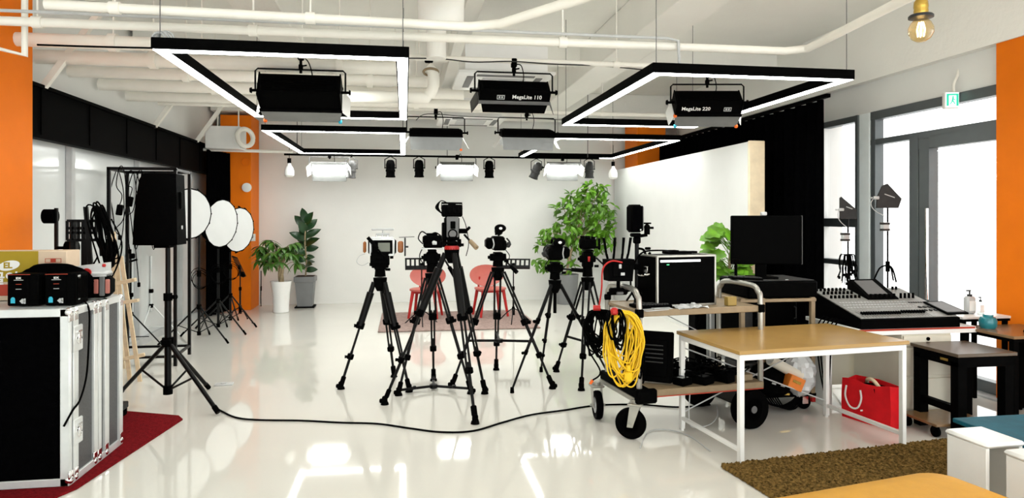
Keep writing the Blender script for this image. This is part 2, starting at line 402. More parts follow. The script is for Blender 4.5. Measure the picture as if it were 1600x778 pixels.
def softlight(p, w, d, h, tilt, label, style='back', txt=None, top=2.93, rz=0.0, yoke='blackm', body='black', near=(.15, 25), far=(.15, 25), side=(.13, 25), logo=False):
    p = V(p); t = thing('studio_light', label, 'studio light', p, rz, 'softlights hanging from the pipes')
    R = Matrix.Rotation(rad(tilt), 4, 'X')
    mb = MB(R)
    k = .72
    mb.hexa([(-w/2, -d/2, -h/2), (w/2, -d/2, -h/2), (w/2, d/2, -h/2), (-w/2, d/2, -h/2)], [(-w/2*.97, -d/2*k, h/2), (w/2*.97, -d/2*k, h/2), (w/2*.97, d/2*k, h/2), (-w/2*.97, d/2*k, h/2)])
    for s in (-1, 1): mb.box((s*w/2*.985, 0, -.005), (.012, d*.96, h*.96), bev=.003)
    mb.box((0, -d/2, -h/2+.012), (w*1.01, .014, .024)).box((0, d/2, -h/2+.012), (w*1.01, .014, .024))
    for i in range(7): mb.box((0, (i-3)*d*k/8, h/2+.003), (w*.9, .007, .006))
    b = mb.build('housing', body, t)
    if style in ('black', 'back'): MB(R).box((0, -d/2-.006, -h/2+.016), (w*1.02, .012, .034), None, .003).build('hinge_strip', 'grey' if style == 'black' else 'black', b)
    MB(R).box((0, 0, -h/2-.004), (w*.95, d*.92, .006)).build('lamp_panel', 'lamp', t)
    if txt:
        nrm = V((0, -(h), -(d/2-d*k/2))); up = V((0, d/2-d*k/2, h)).normalized(); nf = V((0, -up.z, up.y))
        c = V((0, -(d/2+d*k/2)/2, 0))+nf*.004
        if h > d*.5: pass
        mt = R @ face_mtx(V((w*(-.2 if logo else .17), 0, .0))+c, (1, 0, 0), up)
        text_mb(txt, .05, mt, .001, bold=.0006).build('lettering', 'white', b)
        mt = R @ face_mtx(V((w*(.28 if logo else -.2), 0, -.005))+c, (1, 0, 0), up)
        g = MB(mt); 
        for a, bb in (((-.035, -.02), (.035, -.014)), ((-.035, .014), (.035, .02)), ((-.035, -.02), (-.03, .02)), ((.03, -.02), (.035, .02)), ((-.02, -.008), (-.004, .008)), ((.004, -.008), (.02, .008))):
            g.box(((a[0]+bb[0])/2, (a[1]+bb[1])/2, 0), (bb[0]-a[0], bb[1]-a[1], .002))
        g.build('emblem', 'lgrey', b)
    def leaf(edge, L, ang, m, clip=None):
        a = rad(ang); q = MB(R)
        if edge in 'nf':
            s = -1 if edge == 'n' else 1; y0 = s*(d/2+.004); dz = -math.cos(a)*L; dy = s*math.sin(a)*L; e = w*.03
            n = V((0, math.cos(a)*s, -(-math.sin(a)))).normalized()*.0025
            e0 = e*.9 if style == 'black' else 0; A = [V((-w/2+e0, y0, -h/2)), V((w/2-e0, y0, -h/2)), V((w/2-e-e0, y0+dy, -h/2+dz)), V((-w/2+e+e0, y0+dy, -h/2+dz))]
        else:
            s = -1 if edge == 'l' else 1; x0 = s*(w/2+.004); dz = -math.cos(a)*L; dx = s*math.sin(a)*L; e = d*.08
            n = V((math.cos(a)*s, 0, math.sin(a))).normalized()*.0025
            A = [V((x0, -d/2, -h/2)), V((x0, d/2, -h/2)), V((x0+dx, d/2-e, -h/2+dz)), V((x0+dx, -d/2+e, -h/2+dz))]
        q.hexa([x-n for x in A], [x+n for x in A]); o = q.build('barn_door', m, t)
        if clip:
            for idx, cm in clip: MB(R).box(A[idx]+V((0, 0, .006)), (.03, .03, .03), bev=.006).build('gel_clip', cm, o)
    lm = {'back': 'leafmetal', 'black': 'black', 'lit': 'leafmetal', 'front': 'leafmetal'}[style]
    clips = ([(2, 'orangep'), (3, 'cyan'), (0, 'orangep')] if logo else [(3, 'orangep'), (2, 'cyan')]) if style == 'back' else ([(2, 'orangep')] if style == 'lit' and logo else None)
    leaf('n', near[0], near[1], lm, clips); leaf('f', far[0], far[1], lm)
    leaf('l', side[0], side[1], 'dgrey' if style == 'black' else 'white'); leaf('r', side[0], side[1], 'dgrey' if style == 'black' else 'white')  # white side doors carry the lamp light in their colour
    yw = w/2+.035; yt = max(d*.75, .17)
    MB().tube([(-yw, 0, -.01), (-yw, 0, yt-.02), (-yw+.02, 0, yt), (yw-.02, 0, yt), (yw, 0, yt-.02), (yw, 0, -.01)], .008, 8).build('yoke', yoke, t)
    for s in (-1, 1): MB().cyl((s*(w/2), 0, 0), (s*(yw+.03), 0, 0), .012).cyl((s*(yw+.03), 0, 0), (s*(yw+.045), 0, 0), .026, .02).build('tilt_knob', 'black', t)
    zt = top-p.z
    c = MB().cyl((0, 0, yt-.03), (0, 0, zt-.02), .012).box((0, 0, yt+.02), (.035, .035, .05), bev=.005).box((0, 0, zt), (.05, .06, .08), bev=.008).cyl((0, -.05, zt-.02), (.0, .05, zt-.02), .009).cyl((.0, 0, yt+.03), (.05, 0, yt+.04), .007).build('clamp', 'black', t)
    MB().tube([(w*.12, d*.2, h*.4), (w*.14, 0, yt*.8), (w*.10, -.02, yt+.06), (w*.03, 0, zt-.01)], .005, 6, smooth=5).build('power_cable', 'black', t)
    return t
q = P(470, 143, 6.1); softlight((q.x, 6.1, q.z), .68, .25, .23, 62, 'black softlight inside the frame light nearest the left orange pillar, back turned', 'back', near=(.13, 5))
q = P(803, 143, 6.1); softlight((q.x, 6.1, q.z), .64, .20, .13, 44, 'black softlight with white lettering hanging between the two near frame lights', 'black', 'MegaLite 110', near=(.085, 10))
q = P(1105, 160, 6.1); softlight((q.x, 6.1, q.z), .62, .22, .15, 48, 'black lettered softlight with open pale barn doors near the window side frame', 'back', 'MegaLite 220', near=(.12, 4), side=(.13, 14), rz=rad(-9), logo=True)
q = P(681, 207, 8.7); softlight((q.x, 8.7, q.z), .66, .26, .09, 12, 'lit softlight above the red chairs, nearer the potted plants', 'lit', near=(.16, 8), side=(.17, 30), top=2.87, logo=True)
q = P(823, 208, 8.7); softlight((q.x, 8.7, q.z), .68, .26, .09, 12, 'lit softlight above the red chairs, nearer the white backdrop', 'lit', near=(.16, 8), side=(.17, 30), top=2.87)
for u, lab in ((515, 'small bright softlight at the back wall above the two leafy pots'), (714, 'small bright softlight at the back wall above the red chairs'), (879, 'small bright softlight at the back wall above the tall leafy tree')):
    q = P(u, 262, 11.35); softlight((q.x, 11.35, q.z), .56, .22, .06, -52, lab, 'front', near=(.13, 18), far=(.12, 30), side=(.12, 30), top=2.52, yoke='grey', body='grey')

# small spots on the track
tr = thing('lighting_track', 'thin black lighting track across the far end of the studio', 'track', (.7, 11.35, 2.5))
MB().box((.7, 11.35, 2.53), (5.2, .035, .03)).build('rail', 'black', tr, True)
for x in (-1.7, .7, 3.1): MB().cyl((x, 11.35, 2.54), (x, 11.35, 3.7), .006).build('hanger_rod', 'grey', tr, True)
def spot(u, v, tilt, label, m='black'):
    q = P(u, v, 11.3); t = thing('track_spot', label, 'spotlight', (q.x, 11.35, q.z), 0, 'small spots on the far track')
    R = Matrix.Rotation(rad(tilt), 4, 'Y')
    MB(R).lathe([(.035, .13), (.06, .11), (.075, .05), (.07, -.02), (.078, -.03), (.078, -.06), (.07, -.065), (.07, -.12), (.08, -.14), (.08, -.155), (.06, -.155), (.05, -.12)], seg=16).build('can', m, t)
    MB(R).lathe([(.0, -.125), (.055, -.125)], seg=16).build('lens', 'lgrey', t)
    MB().tube([(-.09, 0, 0), (-.09, 0, .14), (0, 0, .19), (.09, 0, .14), (.09, 0, 0)], .008, 6).cyl((-.1, 0, 0), (.1, 0, 0), .01, seg=8).build('yoke', m, t)
    MB().cyl((0, 0, .18), (0, 0, 2.52-q.z), .016, seg=8).build('stem', 'black', t)
for u, v, ti, lab, m in ((549, 263, 5, 'grey spotlight on the far track beside the leftmost small softlight', 'grey'), (610, 262, 0, 'black spotlight on the far track under the rear corner of a frame light', 'black'), (655, 262, 0, 'black spotlight on the far track just left of the middle small softlight', 'black'),
        (765, 263, 0, 'black spotlight on the far track just right of the middle small softlight', 'black'), (839, 265, 22, 'tilted grey spotlight on the far track left of the rightmost small softlight', 'dgrey'), (922, 264, 0, 'dark spotlight on the far track nearest the white hanging bulb by the backdrop', 'dgrey')):
    spot(u, v, ti, lab, m)
for u, v, lab in ((452, 264, 'white frosted bulb hanging by the far orange pillar'), (958, 268, 'white frosted bulb hanging by the white backdrop')):
    q = P(u, v, 11.2); t = thing('hanging_bulb', lab, 'light bulb', q, 0, 'frosted bulbs')
    MB().lathe([(0, -.13), (.05, -.125), (.075, -.10), (.078, -.04), (.06, .02), (.03, .06), (.028, .09)], seg=20).build('globe', 'bulb', t)
    MB().cyl((0, 0, .09), (0, 0, .17), .03, seg=14).build('socket', 'black', t)
    MB().cyl((0, 0, .16), (0, 0, 2.55-q.z+.2), .005, seg=6).build('cord', 'black', t)
# amber bulb near the camera
q = P(1439, 46, 3.0); t = thing('pendant_bulb', 'glowing amber filament bulb in a brass socket near the ceiling pipe', 'light bulb', q)
MB().lathe([(0, -.062), (.02, -.06), (.042, -.045), (.056, -.018), (.056, .008), (.045, .032), (.03, .048), (.024, .055)], seg=28).build('globe', 'amber', t)
mb = MB()
for k in range(6):
    a = k*PI/3; mb.tube([(.014*math.cos(a), .014*math.sin(a), -.035), (.018*math.cos(a), .018*math.sin(a), .0), (.01*math.cos(a), .01*math.sin(a), .035)], .0025, 6, smooth=3)
mb.build('filament', 'filament', t)
MB().lathe([(.03, .05), (.056, .056), (.056, .066), (.05, .072), (.03, .074)], seg=24).build('shade_ring', 'dgrey', t)
MB().lathe([(.031, .073), (.033, .09), (.031, .10), (.033, .11), (.031, .135), (.02, .15)], seg=24).build('socket', 'brass', t)
MB().cyl((0, 0, .14), (0, 0, 3.7-q.z), .006, seg=8).build('cord', 'black', t)

# exit sign over the door
q = P(1488, 156, 5.5); t = thing('exit_sign', 'small white box sign with green running figure above the glass door', 'sign', q, rad(-14))
MB().box((0, .03, 0), (.125, .05, .15), bev=.006).build('case', 'white', t)
MB().box((0, .001, 0), (.112, .008, .132)).build('panel', 'exitw', t)
MB().box((-.042, -.005, 0), (.018, .004, .11)).box((.042, -.005, 0), (.018, .004, .11)).box((0, -.005, .048), (.1, .004, .014)).build('doorway_symbol', 'exitg', t)
MB().sph((.004, -.006, .025), (.008, .003, .009), 10, 6).box((.0, -.006, .0), (.012, .004, .034), (0, .2, 0)).box((-.012, -.006, -.026), (.007, .004, .034), (0, .6, 0)).box((.012, -.006, -.024), (.007, .004, .032), (0, -.5, 0)).box((.012, -.006, .004), (.024, .004, .006), (0, .5, 0)).build('running_figure', 'exitg', t)
MB().tube([(.03, .03, .07), (.03, .03, .15), (.09, .06, .3), (.1, .06, .72)], .012, 8, smooth=4).build('conduit', 'pipe', t)

# pipes, conduits, duct
def pipe(name, pts, r, label, cat='pipe', m='pipe', sm=0, couplings=(), seg=12):
    mb = MB().tube(pts, r, seg, smooth=sm); pt = [V(x) for x in pts]
    c = sum(pt, V())/len(pt); t = thing(name, label, cat, c)
    mb.build('tube', m, t, True)
    for i, k in couplings:
        a = lerp(pt[i], pt[i+1], k); d = (pt[i+1]-pt[i]).normalized()
        MB().cyl(a-d*.03, a+d*.03, r*1.3, seg=seg).cyl(a, (a.x, a.y, 3.7), .006, seg=6).build('hanger', m, t, True)
    return t
pipe('water_pipe', [(-2.1, 4.42, 2.80), (.42, 4.5, 2.80), (.62, 4.4, 2.80), (1.35, 3.3, 2.80), (1.9, 2.4, 2.82)], .03, 'thick cream pipe crossing nearest the camera and bending towards it', couplings=((0, .15), (0, .6)))
pipe('conduit', [(-2.9, 4.8, 2.79), (2.85, 4.8, 2.80), (2.98, 4.7, 2.80), (2.9, 3.6, 2.82), (2.86, 1.5, 2.82)], .03, 'cream pipe running across to the window side and turning towards the camera', couplings=((0, .1), (0, .33), (0, .7)))
pipe('conduit', [(-2.9, 4.72, 2.835), (1.9, 4.75, 2.845), (1.98, 4.75, 2.83), (1.99, 4.75, 2.62)], .011, 'thin grey conduit lying on the cream pipe and dropping to a light frame', m='lgrey')
pipe('grid_pipe', [(-2.9, 6.1, 2.95), (3.15, 6.1, 2.95)], .024, 'cream pipe carrying the near row of softlights', couplings=((0, .2), (0, .5), (0, .8)))
pipe('grid_pipe', [(-2.9, 8.7, 2.89), (4.4, 8.7, 2.89)], .024, 'cream pipe carrying the pair of lit softlights', couplings=((0, .25), (0, .75)))
for i, y in enumerate((5.75, 6.35, 6.95, 7.6, 8.3)):
    pipe('sprinkler_pipe', [(-3.1, y, 2.90), (-.25+.3*i, y, 2.90)], .055+.006*(i % 2), ('nearest', 'second', 'third', 'fourth', 'farthest')[i]+' of the thick cream pipes stepping away along the left ceiling', couplings=((0, .3), (0, .8)))
pipe('wall_bracket', [(-2.5, 5.0, 3.5), (-2.5, 5.0, 2.62), (-3.05, 5.0, 2.75)], .022, 'cream bent pipe bracket near the top of the left orange pillar')
for y, lab in ((6.3, 'diagonal cream brace over the mesh band nearest the left pillar'), (8.9, 'diagonal cream brace over the middle of the mesh band'), (10.6, 'diagonal cream brace above the far end of the mesh band')):
    solo('ceiling_brace', MB().hexa([(-3.06, y, 2.62), (-3.0, y, 2.62), (-3.0, y+.05, 2.62), (-3.06, y+.05, 2.62)], [(-2.6, y, 3.3), (-2.54, y, 3.3), (-2.54, y+.05, 3.3), (-2.6, y+.05, 3.3)]), 'pipe', lab, 'brace')
# round duct with an elbow
d = thing('air_duct', 'big round white duct hanging in the middle of the ceiling', 'duct', (.28, 5.4, 3.3))
mb = MB().tube([(.26, 3.72, 3.3), (.26, 4.4, 3.25), (.26, 4.9, 3.18), (.27, 5.1, 3.0)], .17, 24, smooth=4); mb.build('duct_run', 'ceil', d, True)
mb = MB()
for y in (3.95, 4.3): mb.torus((.26, y, 3.27), .176, .012, (0, 1, -.08), 28, 6)
mb.build('seam_ring', 'ceil', d, True)
MB().tube([(.27, 5.9, 3.68), (.27, 5.9, 2.98), (.27, 5.9, 2.9)], .085, 18).build('drop', 'ceil', d, True)
p = thing('drain_pipe', 'white plastic drain elbow with a black cap below the duct', 'pipe', (.3, 6.6, 2.75))
MB().tube([(-.9, 6.6, 2.68), (.12, 6.6, 2.68), (.22, 6.6, 2.70), (.27, 6.6, 2.78), (.27, 6.6, 2.92), (.22, 6.6, 2.98)], .055, 14, smooth=3).build('elbow', 'pipe', p, True)
MB().torus((.25, 6.6, 2.93), .07, .012, (0, .3, 1), 18, 6).build('collar', 'tan', p, True)
MB().box((.23, 6.56, 3.04), (.08, .07, .06), bev=.01).build('cap', 'black', p, True)
# ceiling cassettes
def cassette(x, y, z, w, label):
    t = thing('ceiling_cassette', label, 'air conditioner', (x, y, z), 0, 'ceiling air conditioners')
    MB().box((0, 0, 0), (w, w, .03), bev=.01).box((0, 0, .14), (w*.85, w*.85, .26)).build('panel', 'white', t)
    MB().box((0, 0, -.018), (w*.45, w*.45, .008)).build('intake_grille', 'lgrey', t)
    for a in range(4):
        r = Matrix.Rotation(a*PI/2, 4, 'Z'); MB(r).box((0, w*.36, -.018), (w*.6, w*.07, .006)).build('louvre', 'grey', t)
cassette(.98, 6.95, 2.93, .95, 'white ceiling cassette behind the lettered softlight')
cassette(.95, 9.95, 2.93, .95, 'white ceiling cassette above the lit softlights')
solo('smoke_detector', MB().lathe([(.09, .05), (.09, .02), (.06, 0), (0, 0)], (2.9, 5.3, 3.64)), 'white', 'round white smoke detector on the ceiling slab', 'detector')
# loose cable runs at the ceiling
def cable(name, pts, r, m, label, cat='cable', sm=6, closed=False, group=None):
    return solo(name, MB().tube(pts, r, 6, closed, smooth=sm), m, label, cat, group)
cable('ceiling_cable', [P(58, 70, 4.4), P(150, 73, 4.4), P(238, 75, 4.4)], .006, 'black', 'black cable stretched from the left orange pillar to a light frame')
cable('ceiling_cable', [P(638, 91, 6.0), P(690, 92, 6.0), P(740, 97, 6.0), P(800, 96, 6.0), P(860, 100, 6.05), P(940, 103, 6.1), P(1005, 109, 6.1)], .006, 'dgrey', 'dark cable draped along the pipe above the lettered softlight')
cable('ceiling_cable', [P(650, 188, 8.6), P(668, 178, 8.6), P(730, 182, 8.65), P(830, 185, 8.65), P(890, 188, 8.65)], .005, 'dgrey', 'thin dark cable along the pipe above the two lit softlights')
mb = MB()
for k in range(4): mb.torus(P(253, 62, 4.42)+V((.012*k-.02, .01*k, .004*k)), .042+.004*(k % 2), .006, (.2, 1, .1), 20, 6)
solo('cable_coil', mb, 'lgrey', 'small grey cable coil on top of the light frame near the left orange pillar', 'cable')
q = P(467, 74, 4.42); mb = MB()
for k in range(4): mb.tube([q+V((-.1, .01*k, 0)), q+V((-.04, .01*k, .012)), q+V((.05, .01*k, .0)), q+V((.1, .012*k, .006))], .006, 6, smooth=3)
solo('cable_tie_bundle', mb, 'brass', 'small brown bundle of tied cable on the light frame front rail', 'cable')
# ================================================================ LEFT SIDE
# red carpet under the case
mb = MB().prism([(-3.0, 3.4), (-1.9, 4.05), (-1.83, 4.2), (-1.66, 5.5), (-1.72, 5.6), (-3.0, 6.15)], .002, .012)
solo('red_carpet', mb, 'carpet', 'dark red carpet lying under the large flight case', 'carpet')
# flight case: x -3.1..-1.88, y 4.22..4.88
CX0, CX1, CY0, CY1, CH1 = -3.05, -1.885, 4.23, 4.96, 1.02
t = thing('flight_case', 'large black flight case with aluminium edges and chrome corners on the red carpet', 'flight case', ((CX0+CX1)/2, (CY0+CY1)/2, .014))
z0 = .014
MB().box(((CX0+CX1)/2, (CY0+CY1)/2, (z0+CH1)/2), (CX1-CX0-.012, CY1-CY0-.012, CH1-z0-.012)).build('body_panel', mat('case_laminate', (.055, .056, .058), .4, 0, .4, .3, 90, .1, 300), t, True)
MB().box(((CX0+CX1)/2, CY0+.004, (z0+CH1)/2), (CX1-CX0-.06, .006, CH1-z0-.08)).build('front_panel', 'cloth', t, True)
mb = MB()
for z in (z0+.022, CH1-.022):
    mb.box(((CX0+CX1)/2, CY0, z), (CX1-CX0, .016, .044), bev=.003); mb.box((CX1, (CY0+CY1)/2, z), (.016, CY1-CY0, .044), bev=.003)
    mb.box(((CX0+CX1)/2, CY1, z), (CX1-CX0, .016, .044), bev=.003)
mb.box((CX1-.02, CY0, (z0+CH1)/2), (.05, .016, CH1-z0), bev=.003)
for y, wd in ((4.238, .016), (4.296, .062), (4.555, .05), (4.612, .044), (4.713, .064), (4.933, .054)):
    mb.box((CX1, y, (z0+CH1)/2), (.018, wd, CH1-z0-.01), bev=.003)
mb.box(((CX0+CX1)/2, (CY0+CY1)/2, CH1-.003), (CX1-CX0, CY1-CY0, .008), bev=.002)
mb.build('edge_trim', 'alu', t, True)
for y in (CY0+.01, 4.30, 4.55, 4.61, 4.71, CY1-.02):
    for z in (z0+.03, CH1-.02):
        MB().sph((CX1-.005, y, z), (.024, .024, .026), 12, 8).box((CX1+.004, y, z+(.03 if z < .5 else -.03)), (.012, .05, .05), bev=.004).build('corner_ball', 'chrome', t, True)
for z in (.84, .30):
    l = MB().box((CX1+.006, CY0+.085, z), (.016, .11, .15), bev=.005).build('butterfly_latch', 'alu', t, True)
    MB().torus((CX1+.014, CY0+.09, z), .028, .006, (1, 0, 0), 16, 6).box((CX1+.016, CY0+.09, z), (.01, .02, .07), bev=.003).box((CX1+.016, CY0+.09, z+.04), (.01, .05, .012)).build('latch_wing', 'chrome', l, True)
cable('case_cable', [(-1.95, 4.55, 1.035), (-1.90, 4.45, 1.04), (-1.868, 4.44, .98), (-1.866, 4.43, .8), (-1.866, 4.40, .6), (-1.866, 4.32, .48), (-1.87, 4.24, .44), (-1.90, 4.20, .36)], .006, 'black', 'black cable hanging down the side of the flight case')
# cardboard box
b0 = P(104, 392, 4.66); t = thing('cardboard_box', 'olive and brown cardboard box with white lettering lying on the flight case', 'box', (-2.38, 4.74, 1.025))
x1 = b0.x; zt = 1.33; zb = 1.025; yf = 4.66
MB().box((x1-.34, yf+.09, (zt+zb)/2), (.68, .18, zt-zb), bev=.004).build('carton', 'card', t, True)
xo = P(60, 400, 4.66).x
MB().box(((x1-.68+xo)/2, yf-.0015, zt-.095), (xo-x1+.68, .002, .19)).build('olive_print', 'olive', t, True)
MB().box(((x1-.68+xo)/2, yf-.0015, zt-.24), (xo-x1+.68, .002, .07)).build('red_band', 'redprint', t, True)
e = P(14, 415, yf-.004); mb = MB(face_mtx(e, (1, 0, 0), (.0, 0, 1)))
mb.prism([(.062*math.cos(k*PI/12), .03*math.sin(k*PI/12)) for k in range(24)], 0, .001, Matrix.Rotation(rad(12), 4, 'Z')); lo = mb.build('logo_oval', 'white', t, True)
text_mb('EL', .05, face_mtx(e+V((-.006, -.002, 0)), (1, 0, 0), (0, 0, 1)), .0008, bold=.002).build('logo_letters', 'olive', lo, True)
text_mb('\uace8\uc778 \uc778', .085, face_mtx(P(22, 436, yf-.004), (1, 0, 0), (0, 0, 1)), .0008, bold=.002).build('lettering', 'white', t, True)
e = P(83, 407, yf-.003)
MB(face_mtx(e, (1, 0, 0), (0, 0, 1))).box((0, .012, 0), (.09, .003, .001)).box((0, -.012, 0), (.09, .003, .001)).box((-.045, 0, 0), (.003, .027, .001)).box((.045, 0, 0), (.003, .027, .001)).box((0, 0, 0), (.03, .02, .0012)).build('stamp', 'redprint', t, True)
# chargers
def charger(x, label, side=False):
    t = thing('battery_charger', label, 'charger', (x, 4.36, 1.025), 0, 'battery chargers on the flight case')
    b = MB().box((0, .07, .095), (.165, .16, .185), bev=.006)
    for k in range(9): b.box((.085, .07+.014*(k-4), .10), (.004, .007, .13))
    b.build('case', 'black', t)
    MB().box((-.02, -.012, .095), (.11, .004, .165), bev=.001).build('face_plate', 'blackg', t)
    MB().box((-.02, -.0125, .184), (.12, .004, .003)).build('red_stripe', 'redprint', t)
    text_mb('IDX', .016, face_mtx((-.02, -.0155, .163), (1, 0, 0), (0, 0, 1)), .0006, bold=.0005).build('lettering', 'white', t)
    MB().box((-.02, -.0145, .152), (.05, .001, .003)).box((-.02, -.0145, .10), (.03, .001, .003)).box((.0, -.0145, .03), (.022, .001, .022), (0, .8, 0)).box((.012, -.0145, .03), (.01, .001, .03)).build('small_print', 'lgrey', t)
    MB().box((-.02, -.0145, .128), (.03, .001, .003)).build('red_print', 'redprint', t)
    MB().box((-.05, -.0145, .032), (.024, .001, .026), bev=.0004).sph((-.05, -.0145, .046), (.010, .0012, .008), 12, 6).build('blue_sticker', 'cyan', t)
    if side: MB().box((.0837, .03, .165), (.002, .03, .02)).box((.0837, .03, .035), (.002, .02, .01)).build('side_label', 'lgrey', t)
charger(-2.185, 'black battery charger with blue sticker in front of the cardboard box')
charger(-1.985, 'black battery charger with side label at the front corner of the case', True)
t = thing('camera_bag', 'soft black bag lying between and behind the two chargers', 'bag', (-2.1, 4.53, 1.025))
MB().sph((0, 0, .12), (.22, .10, .115), 20, 12).box((0, .0, .08), (.40, .15, .15), bev=.05).build('bag_body', 'cloth', t)
MB().tube([(-.14, 0, .19), (-.08, -.02, .222), (.08, -.02, .222), (.14, 0, .19)], .012, 8, smooth=4).build('handle', 'cloth', t)
# toolbox with salmon ends and a grey lamp head on top
t = thing('hard_case', 'black round-ended hard case with salmon clasps at the back corner of the flight case', 'case', (-1.98, 4.72, 1.025), rad(4))
MB().box((-.02, 0, .075), (.30, .15, .14), bev=.03).build('shell', 'black', t)
for x in (.06, .125): MB().box((x, -.078, .08), (.026, .012, .09), bev=.004).build('clasp', mat('salmon', (.42, .14, .11), .5), t)
MB().box((.093, -.076, .08), (.03, .014, .12), bev=.004).box((.093, 0, .148), (.05, .1, .012), bev=.004).build('grey_band', 'grey', t)
t = thing('lamp_head', 'grey wedge shaped lamp head with a red button lying on the hard case', 'lamp', (-2.02, 4.70, 1.166), rad(6))
MB().hexa([(-.16, -.06, .0), (.15, -.06, .0), (.15, .06, .0), (-.16, .06, .0)], [(-.15, -.05, .05), (.15, -.05, .085), (.15, .06, .085), (-.15, .06, .05)]).box((0, 0, .02), (.32, .13, .03), bev=.012).build('body', 'lgrey', t)
MB().cyl((.05, -.064, .03), (.05, -.075, .03), .024, seg=18).torus((.05, -.074, .03), .022, .004, (0, 1, 0), 16, 6).build('button', 'red', t)
MB().box((.14, -.05, .07), (.02, .02, .02), bev=.004).build('end_knob', 'red', t)
# screen stand on wheels behind the case
def PV(u, v, y): return P(u, v, y)
Y = 5.45; t = thing('screen_stand', 'black rolling screen stand with bare mounting arms behind the flight case', 'stand', (PV(125, 400, Y).x, Y, 0))
x = PV(124, 400, Y).x; zt = PV(124, 345, Y).z
MB().box((x-.035, Y, zt/2), (.04, .06, zt), bev=.005).box((x+.045, Y, zt/2), (.045, .06, zt), bev=.005).build('column', 'blackm', t, True)
a, b = PV(105, 345, Y-.05), PV(150, 375, Y-.05)
mb = MB()
for z in (a.z, (a.z*.62+b.z*.38), (a.z*.38+b.z*.62), b.z): mb.box(((a.x+b.x)/2, Y-.05, z), (b.x-a.x, .015, .02))
for k in range(6): mb.box((a.x+(b.x-a.x)*k/5, Y-.05, (a.z+b.z)/2), (.014, .015, a.z-b.z))
mb.build('mount_plate', 'blackm', t, True)
for u0, u1, v0, v1 in ((134, 142, 323, 415), (154, 160, 325, 400)):
    p0, p1 = PV(u0, v0, Y-.08), PV(u1, v1, Y-.08); MB().hexa([p1+V((-.014, -.01, 0)), p1+V((.014, -.01, 0)), p1+V((.014, .01, 0)), p1+V((-.014, .01, 0))], [p0+V((-.014, -.01, 0)), p0+V((.014, -.01, 0)), p0+V((.014, .01, 0)), p0+V((-.014, .01, 0))]).build('mount_arm', 'blackm', t, True)
MB().box((x, Y, .09), (.5, .07, .05), bev=.006).box((x-.22, Y, .09), (.05, .5, .05), bev=.006).box((x+.22, Y, .09), (.05, .5, .05), bev=.006).build('base', 'blackm', t, True)
for sx in (-.22, .22):
    for sy in (-.22, .22): MB().cyl((x+sx-.012, Y+sy, .035), (x+sx+.012, Y+sy, .035), .035, seg=16).box((x+sx, Y+sy, .065), (.04, .03, .03)).build('caster', 'black', t, True)
# stand with two rollers
Y = 5.9; xb = PV(88, 350, Y).x; zt = PV(88, 325, Y).z
t = thing('roller_stand', 'slim black stand with two black foam rollers by the left orange pillar', 'stand', (xb, Y, 0))
MB().box((xb, Y, zt/2+.02), (.022, .022, zt-.04)).build('pole', 'blackm', t, True)
q = PV(79, 338, Y); MB().cyl((q.x-.045, Y-.0, q.z), (q.x+.04, Y, q.z), .057, seg=22).cyl((q.x+.03, Y, q.z), (xb, Y, q.z), .012).build('roller', 'cloth', t, True)
q = PV(112, 387, Y); MB().cyl((q.x-.04, Y, q.z), (q.x+.04, Y, q.z), .052, seg=22).cyl((xb, Y, q.z), (q.x, Y, q.z), .012).build('roller', 'cloth', t, True)
MB().cyl((xb, Y, 0), (xb, Y, .03), .11, seg=28).build('base', 'blackm', t, True)
# cable bundle
rnd = random.Random(3); mb = MB(); c = PV(160, 368, 5.33)
for k in range(13):
    L = .19+rnd.uniform(-.03, .05); ww = .025+rnd.uniform(0, .025); o = V((rnd.uniform(-.03, .03), rnd.uniform(-.03, .03), rnd.uniform(-.02, .02)))
    mb.tube([c+o+V((ww*math.cos(a)+.045*math.sin(a)*-1, .03*math.sin(2*a+k), L*math.sin(a))) for a in [j*PI/5 for j in range(10)]], .006, 5, True, smooth=3)
mb.tube([c+V((-.03, 0, -.15)), c+V((-.08, 0, -.28)), c+V((.02, 0, -.35)), c+V((.1, 0, -.22)), c+V((.13, 0, -.05)), c+V((.06, 0, .12))], .006, 5, smooth=5)
solo('cable_bundle', mb, 'black', 'tangled bundle of black cables hung over the screen stand arm', 'cable')
# easel
Y = 6.9; t = thing('easel', 'pale pine artist easel standing between the flight case and the cable rack', 'easel', (-2.7, Y, 0))
def bar2(a, b, w=.035, d=.02, m='wood', name='leg'):
    a, b = V(a), V(b); return MB().hexa([a+V((-w/2, -d/2, 0)), a+V((w/2, -d/2, 0)), a+V((w/2, d/2, 0)), a+V((-w/2, d/2, 0))], [b+V((-w/2, -d/2, 0)), b+V((w/2, -d/2, 0)), b+V((w/2, d/2, 0)), b+V((-w/2, d/2, 0))]).build(name, m, t, True)
bar2((P(203, 560, Y).x, Y, 0), P(177, 362, Y+.1)); bar2((P(222, 560, Y).x, Y-.05, 0), P(189, 400, Y+.05))
bar2((P(190, 560, Y+.5).x, Y+.55, 0), P(175, 400, Y+.12)); 
q0, q1 = P(180, 441, Y-.05), P(203, 434, Y-.05); MB().box(((q0.x+q1.x)/2, Y-.06, q0.z), (.24, .06, .035), (0, -.2, 0), .004).build('ledge', 'wood', t, True)
q0 = P(196, 472, Y-.05); MB().box((q0.x, Y-.06, q0.z), (.24, .05, .03), (0, -.15, 0), .004).build('ledge', 'wood', t, True)
q0 = P(205, 560, Y); MB().box((q0.x, Y-.02, .22), (.26, .025, .035), (0, -.2, 0), .004).build('cross_bar', 'wood', t, True)
